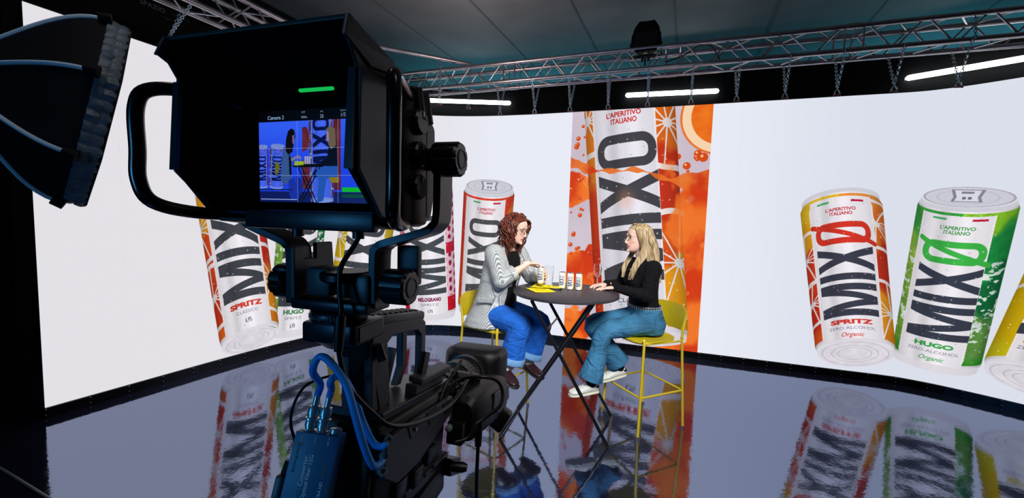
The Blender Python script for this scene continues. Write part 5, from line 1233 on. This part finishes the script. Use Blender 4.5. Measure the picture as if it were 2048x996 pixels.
tp = MB(); tp.prism([(-.040, -.045, .071), (.044, -.045, .071), (.044, .165, .068), (.030, .170, .066), (-.030, .170, .066), (-.040, .160, .068)], (0, 0, .012)); tp.build('top_plate', M_anod, cam_e, smooth=False, bevel=.002)
wd = MB(); wd.prism([(.022, .055, .098), (.046, .055, .094), (.046, .165, .094), (.022, .170, .098)], (0, 0, .010)); wd.box((.030, .10, .088), (.02, .10, .016)); wd.build('accessory_rail', M_shell, cam_e, smooth=False, bevel=.002)
# top handle: an angular hoop cut from plate
out = [(-.045, .078), (-.060, .170), (-.056, .196), (.070, .196), (.086, .188), (.098, .112), (.084, .083), (.070, .083), (.082, .112), (.074, .168), (.060, .177), (-.010, .177), (-.022, .168), (-.008, .110), (.0, .083)]
hn = MB()
for x0 in (-.018, .016): hn.prism([(x0, y_, z_) for y_, z_ in out], (.012, 0, 0))
hb = hn.build('top_handle', M_shell, cam_e, smooth=False, bevel=.002)
g_ = MB(); g_.box((.005, .012, .198), (.046, .140, .016), bev=.005); gr = g_.build('handle_grip', M_shell, hb)
rb = MB()
for j in range(9): rb.box((.005, -.045 + j * .014, .2065), (.030, .007, .003), bev=.001)
o = rb.build('grip_ribs', M_rub, hb); o['kind'] = 'stuff'
ps = MB(); ps.prism([(-.020, -.075, .200), (.024, -.075, .200), (.030, -.030, .078), (-.026, -.030, .078)], (0, .022, -.002)); ps.build('handle_post', M_rub, cam_e, smooth=False, bevel=.003)
lb_ = MB(); lb_.tube([(.03, -.05, .17), (.036, -.045, .15)], .006, 8); lb_.build('lock_lever', M_anod, cam_e)
for sx in (-.030, .032):
    p_ = MB(); p_.box((sx, .080, .110), (.008, .016, .06), Matrix.Rotation(-.25, 4, 'X')); p_.build('cable_guide', M_rub, cam_e)
# rear sockets
M_bnc = mat('nickel_socket', rgb(170, 186, 192), .28, metal=.55); M_blue = mat('blue_coax', rgb(34, 156, 252), .42, spec=.5)
def bnc(par, loc, ax, nm='bnc_socket', L=.016, r=.0062):
    M = Mdir(loc, ax); k = MB(); k.lathe([(r * 1.15, 0), (r * 1.15, .002), (r * .8, .0025), (r * .8, L * .4), (r, L * .42), (r, L * .8), (r * .9, L), (r * .5, L), (r * .4, L * .7)], M, 20); k.box(M @ Vector((r, 0, L * .3)), (.002, .002, .002)); return k.build(nm, M_bnc, par)
for y_, z_ in ((-.040, .052), (-.044, .034), (-.046, .017)): bnc(cam_e, (.047, y_, z_), (.75, -.6, .2))
for y_, z_ in ((.0, -.03), (.05, -.035), (.09, -.02)): b = MB(); b.box((.052, y_, z_), (.010, .03, .026), bev=.003); b.build('side_module', M_anod, cam_e)
bt = MB(); bt.box((.004, -.062, .000), (.084, .014, .090), bev=.005); bt.build('rear_plate', M_rub, cam_e)
for i in range(4): MB().box((.055, .02 + .03 * i, -.044), (.004, .016, .006), bev=.001).build('side_button', M_shell, cam_e)
ad = MB(); ad.box((0, .06, -.066), (.090, .26, .020), bev=.004); ad.prism([(-.03, .17, -.060), (.06, .17, -.060), (.06, .215, -.075), (-.03, .215, -.075)], (0, 0, -.03)); ad.build('base_plate', M_anod, cam_e, bevel=.001)
bk = MB(); bk.lathe([(.009, 0), (.009, .022), (.006, .03)], Mdir((.058, .17, -.072), (1, .2, 0)), 12); bk.build('plate_lock', M_rub, cam_e)

# lens
LA_ = Vector((.006, 0, .040)); LM = Matrix.Translation(LA_) @ Mdir((0, 0, 0), (0, 1, 0))
l = MB(); l.lathe([(.030, .150), (.033, .152), (.033, .176), (.029, .180), (.029, .200), (.034, .204), (.034, .262), (.040, .270), (.040, .330), (.044, .336), (.044, .362), (.046, .372), (.030, .374)], LM, 40); l.build('barrel', M_rub, lens_e)
def ribbed(z0, z1, r, n):
    k = MB(); R = []
    for z in (z0, z0 + .002, z1 - .002, z1): R.append([LM @ Vector(((r + (.0012 if (j // 2) % 2 else 0)) * math.cos(2 * PI * j / n), (r + (.0012 if (j // 2) % 2 else 0)) * math.sin(2 * PI * j / n), z)) for j in range(n)])
    k.rings(R); return k.build('ribbed_ring', M_rub, lens_e, ang=20)
ribbed(.210, .228, .0355, 120); ribbed(.236, .256, .0355, 120); ribbed(.280, .318, .0425, 140); ribbed(.338, .356, .0460, 140)
wm = MB()
for zz in (.232, .259, .334):
    for j in range(9): 
        a_ = .9 + j * .16; r_ = .0355 if zz < .3 else .0425; wm.add([LM @ Vector((r_ * math.cos(a_ + q), r_ * math.sin(a_ + q), zz + w)) for q, w in ((0, 0), (.05, 0), (.05, .003), (0, .003))] + [LM @ Vector(((r_ + .0005) * math.cos(a_ + q), (r_ + .0005) * math.sin(a_ + q), zz + w)) for q, w in ((0, 0), (.05, 0), (.05, .003), (0, .003))], [(0, 1, 2, 3), (7, 6, 5, 4), (0, 4, 5, 1), (1, 5, 6, 2), (2, 6, 7, 3), (3, 7, 4, 0)])
o = wm.build('scale_marks', M_rim, lens_e, smooth=False); o['kind'] = 'stuff'
hd_ = MB(); R = []
def rr(hx, hz, y, rad=.016):
    o = []
    for cx, cz, a0 in ((hx - rad, hz - rad, 0), (-hx + rad, hz - rad, PI / 2), (-hx + rad, -hz + rad, PI), (hx - rad, -hz + rad, 1.5 * PI)):
        for j in range(6): a_ = a0 + j * PI / 10; o.append(LA_ + Vector((cx + rad * math.cos(a_), y, cz + rad * math.sin(a_))))
    return o
hd_.rings([rr(.046, .044, .366, .03), rr(.056, .050, .372, .024), rr(.070, .056, .392, .020), rr(.072, .058, .450, .020), rr(.069, .055, .450, .018), rr(.066, .053, .395, .018), rr(.046, .044, .376, .03)]); hd_.build('lens_hood', M_pl, lens_e, ang=35)
fr = MB(); fr.lathe([(.040, .368), (.040, .371), (.001, .374)], LM, 32); fr.build('front_element', mat('coated_glass', rgb(12, 20, 24), .05, spec=.9), lens_e)
sv = MB(); sv.rings([ell(Vector((.074, y_, .012 + dz)), rx, rz, Vector((1, 0, 0)), Vector((0, 0, 1)), 24, .7) for y_, rx, rz, dz in ((.165, .020, .030, 0), (.175, .028, .040, 0), (.25, .032, .046, .0), (.33, .034, .048, -.004), (.375, .030, .042, -.008), (.39, .018, .03, -.01))]); sv.build('servo_grip', M_pl, lens_e)
pn = MB(); pn.prism([(.106, .25, .040), (.106, .36, .034), (.106, .37, .0), (.106, .30, -.012), (.106, .25, .006)], (.003, 0, 0)); pn.build('grip_panel', M_shell, lens_e, smooth=False, bevel=.003)
rk = MB(); rk.box((.100, .345, -.040), (.030, .03, .05), Matrix.Rotation(.5, 4, 'Y'), bev=.006); rk.build('zoom_rocker', M_rub, lens_e)
gs = MB(); gs.box((.070, .155, -.006), (.030, .020, .038), bev=.003); cn = gs.build('connector_block', M_rub, lens_e); MB().lathe([(.006, 0), (.006, .008), (.003, .010)], Mdir((.060, .146, .004), (.2, -1, 0)), 12).build('thumb_screw', M_bnc, cn)
sw = MB(); sw.tube([(.040, .20, .078), (.066, .26, .062)], (.010), 8); sw.build('support_rod', M_rub, lens_e)

# converter box strapped to the back of the camera
u_ = Vector((.0491, .0124, -.0054)).normalized(); v_ = Vector((.0091, -.0183, -.0675)).normalized(); v_ = (v_ - u_ * v_.dot(u_)).normalized(); nz = v_.cross(u_).normalized()
M_box = mat('converter_teal', rgb(40, 104, 146), .45, noise=.06, nscale=20); M_prt = mat('white_print', rgb(236, 244, 250), .6); M_prt2 = mat('pale_print', rgb(120, 150, 170), .6); M_gold = mat('gold_print', rgb(170, 150, 96), .6)
TLc = Vector((-.0244, -.0101, -.3080)); Rm = Matrix((u_, v_, nz)).transposed().to_4x4()
cv_e = empty('converter_box', 'slim teal-blue converter box with upright white lettering strapped behind the camera', 'converter', RIG, RZ)
def cb(u, v, n): return TLc + u_ * u + v_ * v + nz * n
bx = MB(); bx.box(cb(.0255, .070, -.011), (.051, .140, .022), Rm, bev=.0012); bx.build('case', M_box, cv_e)
def lettering(txt, u, v, size, m, bold=0, seq='text'):
    me = text_mesh(txt, size, .0002, bold); me.materials.clear(); me.materials.append(m); o = link_new('lettering', me, cv_e)
    ux, vx = -v_, -u_     # runs up the box
    B = Matrix((ux, vx, ux.cross(vx))).transposed().to_4x4(); B.translation = cb(u, v, .0004); o.matrix_local = B; return o
lettering('Blackmagicdesign', .0068, .0270, .0046, M_prt2); lettering('Mini', .0190, .0625, .0074, M_prt2, .0); lettering('Converter', .0190, .0395, .0074, M_prt, .0001); lettering('Optical Fiber 12G', .0250, .0455, .0064, M_prt, .0001); lettering('ULTRA HD', .0420, .0600, .0048, M_prt, .0001); lettering('SDI HD', .0420, .0360, .0044, M_gold)
for u, tx in ((.0095, 'SDI IN'), (.025, 'SDI OUT'), (.0400, 'FIBER 12G')): lettering(tx, u, .0065, .0022, M_prt)
for i in range(3): q = MB(); q.tube([cb(.0040 + .0030 * i + .0014 * math.cos(t), .0125 + .0018 * math.sin(t), .0002) for t in [2 * PI * k / 10 for k in range(10)]], .00025, 4, closed=True); q.build('emblem', M_gold, cv_e)
stk = MB(); stk.box(cb(.033, .0925, .0002), (.034, .040, .0006), Rm); sk = stk.build('pale_sticker', mat('sticker_blue_white', rgb(150, 190, 226), .5), cv_e, smooth=False)
q = MB(); q.lathe([(.004, 0), (.004, .0004), (.001, .0005)], Mdir(cb(.0205, .0785, .0006), nz), 20); q.build('sticker_mark', mat('sticker_mark', rgb(20, 60, 120), .5), sk)
for u in (.0105, .0250): bnc(cv_e, cb(u, .001, -.011), -v_, 'bnc_plug', .014, .0066); bnc(cv_e, cb(u, -.012, -.011), -v_, 'bnc_collar', .015, .0070); MB().tube([cb(u, -.026, -.011), cb(u, -.042, -.011)], .0036, 12).build('crimp_sleeve', M_bnc, cv_e)
q = MB(); q.lathe([(.007, 0), (.007, .006), (.005, .007)], Mdir(cb(.0415, .001, -.011), -v_), 18); q.build('fiber_port', M_bnc, cv_e); q = MB(); q.box(cb(-.007, .075, -.012), (.013, .05, .014), Rm, bev=.003); q.tube([cb(-.007, .052, -.012), cb(-.005, .035, -.012)], .004, 8); q.build('power_plug', M_rub, cv_e)
q = MB(); q.box(cb(.03, .02, -.030), (.05, .02, .018), Rm); q.build('fixing_strap', M_rub, cv_e)

# cables
def cable(label, pts, r, m, ends=()):
    root = empty('cable', label, 'cable', RIG, RZ); MB().tube(catmull(pts, 8), r, 10, round_=True).build('cable_sheath', m, root)
    for a, b_, rr_ in ends: MB().tube([a, Vector(a).lerp(Vector(b_), .5), b_], [rr_, rr_, rr_ * .8], 12).build('strain_relief', M_rub, root)
    return root
s1 = cb(.0105, -.040, -.011); s2 = cb(.0250, -.040, -.011)
cable('bright blue coax cable in a tall loop from the box to the lower camera socket', [s1, s1 - v_ * .012, (-.0051, -.0049, -.237), (.0028, -.0046, -.2196), (.016, -.0035, -.2229), (.0375, -.0032, -.2468), (.0530, -.0078, -.2773), (.0612, -.0037, -.313), (.0630, .0080, -.3415), (.0600, .022, -.3540), (.0600, .033, -.3560)], .0042, M_blue)
cable('bright blue coax cable in a short loop from the box to the upper camera socket', [s2, s2 - v_ * .008, (.0115, .0036, -.2504), (.0138, .0097, -.2459), (.0203, .0162, -.2511), (.028, .0246, -.2763), (.0352, .0295, -.3057), (.0457, .0351, -.3340), (.0540, .0380, -.3400), (.0600, .0400, -.3385)], .0042, M_blue)
cable('thick black cable dropping from the viewfinder and sweeping along the camera side', [(.0309, .0327, -.0715), (.0253, .030, -.0897), (.0159, .0165, -.117), (.0166, .012, -.1401), (.0239, .006, -.1671), (.0248, .002, -.1803), (.0235, .002, -.206), (.0263, .006, -.2364), (.0327, .010, -.2585), (.0482, .0306, -.2945), (.0645, .0486, -.318), (.074, .11, -.341), (.080, .19, -.355), (.078, .25, -.350), (.074, .30, -.345)], .0030, M_rub, [((.0248, .004, -.172), (.0236, .002, -.212), .0062)])
cable('thin black cable looping out to the left of the converter box', [(-.0035, .0305, -.2541), (-.0156, .0168, -.2561), (-.025, .0036, -.2614), (-.0284, -.0089, -.2781), (-.0305, -.0111, -.2996), (-.0248, -.0111, -.3196)], .0016, M_rub)
cable('black lens cable arching over the servo grip and back under it', [(.051, .2328, -.3712), (.0542, .2453, -.3536), (.0709, .261, -.3411), (.1053, .2703, -.3369), (.1289, .286, -.3471), (.1397, .2873, -.3675), (.1386, .2752, -.3873), (.1169, .2579, -.4038), (.1039, .2435, -.4123), (.096, .2298, -.4287), (.0795, .2149, -.4314)], .0033, M_rub)
cable('thin black cable running forward along the lens to the hood', [(.051, .2127, -.362), (.0534, .2357, -.3407), (.0573, .2582, -.3309), (.0599, .2806, -.3174)], .0030, M_rub)
cable('black cable hanging straight down from the servo grip', [(.0934, .283, -.4015), (.1011, .2726, -.4281), (.1012, .2692, -.4735), (.1017, .2652, -.5279), (.1042, .2603, -.6003), (.105, .255, -.80)], .0034, M_rub, [((.0990, .276, -.418), (.1012, .270, -.466), .0075)])
# tripod head below
tr = empty('tripod_head', 'black tripod fluid head carrying the camera, mostly below the picture', 'tripod', CP, RZ)
b = MB(); b.box((0, .075, -.115), (.10, .16, .05), bev=.008); b.lathe([(.05, -.26), (.055, -.25), (.055, -.15), (.04, -.139)], Matrix.Translation((0, .075, 0)), 28); b.build('fluid_head', M_rub, tr)
zc = CP.z
for i in range(3):
    a_ = 2 * PI * i / 3 + .9; f_ = Vector((.48 * math.cos(a_), .075 + .48 * math.sin(a_), -zc + .012)); t_ = Vector((.05 * math.cos(a_), .075 + .05 * math.sin(a_), -.25)); m_ = t_.lerp(f_, .55)
    l_ = MB(); l_.tube([t_, m_], .018, 12); l_.tube([m_ - (f_ - t_) * .03, f_], .013, 12); lo = l_.build('leg', M_rub, tr); MB().sphere(f_, (.02, .02, .012), 12, 6).build('foot', M_rub, lo)
MB().lathe([(.03, -.34), (.045, -.33), (.045, -.26), (.03, -.25)], Matrix.Translation((0, .075, 0)), 24).build('bowl', M_rub, tr)

# ------------------------------------------------------------------ deep octagonal softbox at the left
SB = Vector((-1.900, 1.72, 2.060)); ax = Vector((.62, .75, -.19)).normalized()
sbx = empty('softbox', 'deep black octagonal softbox with grey ribs and a quilted grid skirt round its mouth', 'softbox', SB)
MX = Mdir((0, 0, 0), ax); X_, Y_ = MX.to_3x3() @ Vector((1, 0, 0)), MX.to_3x3() @ Vector((0, 1, 0))
M_cloth = mat('softbox_cloth', rgb(4, 5, 9), .8, spec=.2, bump=.3, bscale=14); M_rib = mat('grey_rib', rgb(176, 196, 208), .5); M_grid = mat('quilted_grid', rgb(70, 84, 96), .55, noise=.35, nscale=26, bump=.5, bscale=40); M_in = mat('silver_lining', rgb(190, 190, 190), .3, metal=.8)
RAD, DEP = .415, .37
def sp_(t, a, k=1.0):   # t 0 at the speed ring, 1 at the mouth
    r = .07 + (RAD - .07) * math.sin(t * PI / 2) ** 1.4; return ax * (-DEP + DEP * t) + (X_ * math.cos(a) + Y_ * math.sin(a)) * (r * k)
a0 = .58
for i in range(8):
    a1, a2 = a0 + i * PI / 4, a0 + (i + 1) * PI / 4; n = 10; mm = 6; top = []; bot = []
    for q in range(n + 1):
        t = q / n
        for w in range(mm + 1):
            u = w / mm; p = sp_(t, a1).lerp(sp_(t, a2), u); c = ax * (-DEP + DEP * t); puff = 1 - .030 * math.sin(PI * u) * math.sin(PI * min(1, t * 1.1)); p = c + (p - c) * puff; top.append(p); bot.append(c + (p - c) * .985)
    f_ = []; W1_ = mm + 1; K = (n + 1) * W1_
    for q in range(n):
        for w in range(mm): a = q * W1_ + w; f_ += [(a, a + 1, a + W1_ + 1, a + W1_), (K + a, K + a + W1_, K + a + W1_ + 1, K + a + 1)]
    m_ = MB(); m_.add(top + bot, f_); m_.build('cloth_panel', [M_cloth], sbx, ang=60)
    rb_ = MB(); P = [sp_(t, a1, 1.012) for t in [q / 14 for q in range(1, 14)]]; rb_.tube(P, .0085, 8, round_=True); rb_.build('rib', M_rib, sbx)
    pk = MB(); pk.tube([sp_(.90, a1, 1.016), sp_(1.0, a1, 1.03)], [(.02, .03), (.024, .035)], 8); pk.build('rib_pocket', M_cloth, sbx)
# skirt with the fabric grid: pockets round the rim
for i in range(8):
    a1, a2 = a0 + i * PI / 4, a0 + (i + 1) * PI / 4; e1, e2 = sp_(1, a1), sp_(1, a2)
    for w in range(7):
        for q in range(2):
            c0, c1 = e1.lerp(e2, w / 7), e1.lerp(e2, (w + 1) / 7); z0, z1 = -.010 + .030 * q, .024 + .030 * q; rad = (e1 + e2).normalized() * .012; g_ = random.random() * .006
            k = MB(); mid = (c0 + c1) / 2 + rad * (.55 + random.random() * .5)
            ring = lambda z: [c0 + ax * z, mid * 1.0 + ax * (z + g_) , c1 + ax * z, (c0 + c1) / 2 * .985 + ax * z]
            k.rings([ring(z0), [p * 1.012 for p in ring((z0 + z1) / 2)], ring(z1)]); k.build('grid_pocket', M_grid, sbx, ang=50)
rim = MB(); rim.tube([sp_(1, a0 + i * PI / 4) + ax * .056 for i in range(8)], .006, 6, closed=True); rim.build('rim_piping', M_cloth, sbx)
sr = MB(); sr.lathe([(.075, -DEP - .03), (.085, -DEP - .02), (.085, -DEP + .01), (.07, -DEP + .02)], MX, 28); sr.build('speed_ring', M_black, sbx); lh = MB(); lh.lathe([(.06, -DEP - .26), (.068, -DEP - .25), (.068, -DEP - .04), (.06, -DEP - .03)], MX, 24); lh.build('lamp_head', M_black, sbx)
df = MB(); df.add([sp_(.93, a0 + i * PI / 4, .96) for i in range(8)], [tuple(range(8))]); df.build('diffuser', mat('lit_diffuser', (1, 1, 1, 1), .8, emit=(1.0, .95, .90, 1), estr=7.0), sbx, smooth=False, fixn=False)
st_ = MB(); h0 = ax * (-DEP - .15); st_.tube([h0 + Vector((0, 0, -.07)), Vector((h0.x, h0.y, -SB.z + .9))], .016, 12); st_.tube([Vector((h0.x, h0.y, -SB.z + .95)), Vector((h0.x, h0.y, -SB.z + .05))], .019, 12); so_ = st_.build('stand', M_black, sbx)
for i in range(3):
    a_ = i * 2.094 + .4; MB().tube([Vector((h0.x, h0.y, -SB.z + .45)), Vector((h0.x + .5 * math.cos(a_), h0.y + .5 * math.sin(a_), -SB.z + .012))], .011, 8).build('stand_leg', M_black, sbx)
# thin grey edging strip where the resin floor ends at the left
e = MB(); e.tube([(-4.3, 2.70, .004), (-3.155, 2.266, .004), (-2.577, 2.036, .004), (-1.6, 1.66, .004)], [(.004, .008)] * 4, 6); tag(e.build('edging_strip', mat('edging_grey', rgb(70, 80, 92), .4)), 'thin grey cable lying along the dark floor at the lower left', 'cable')
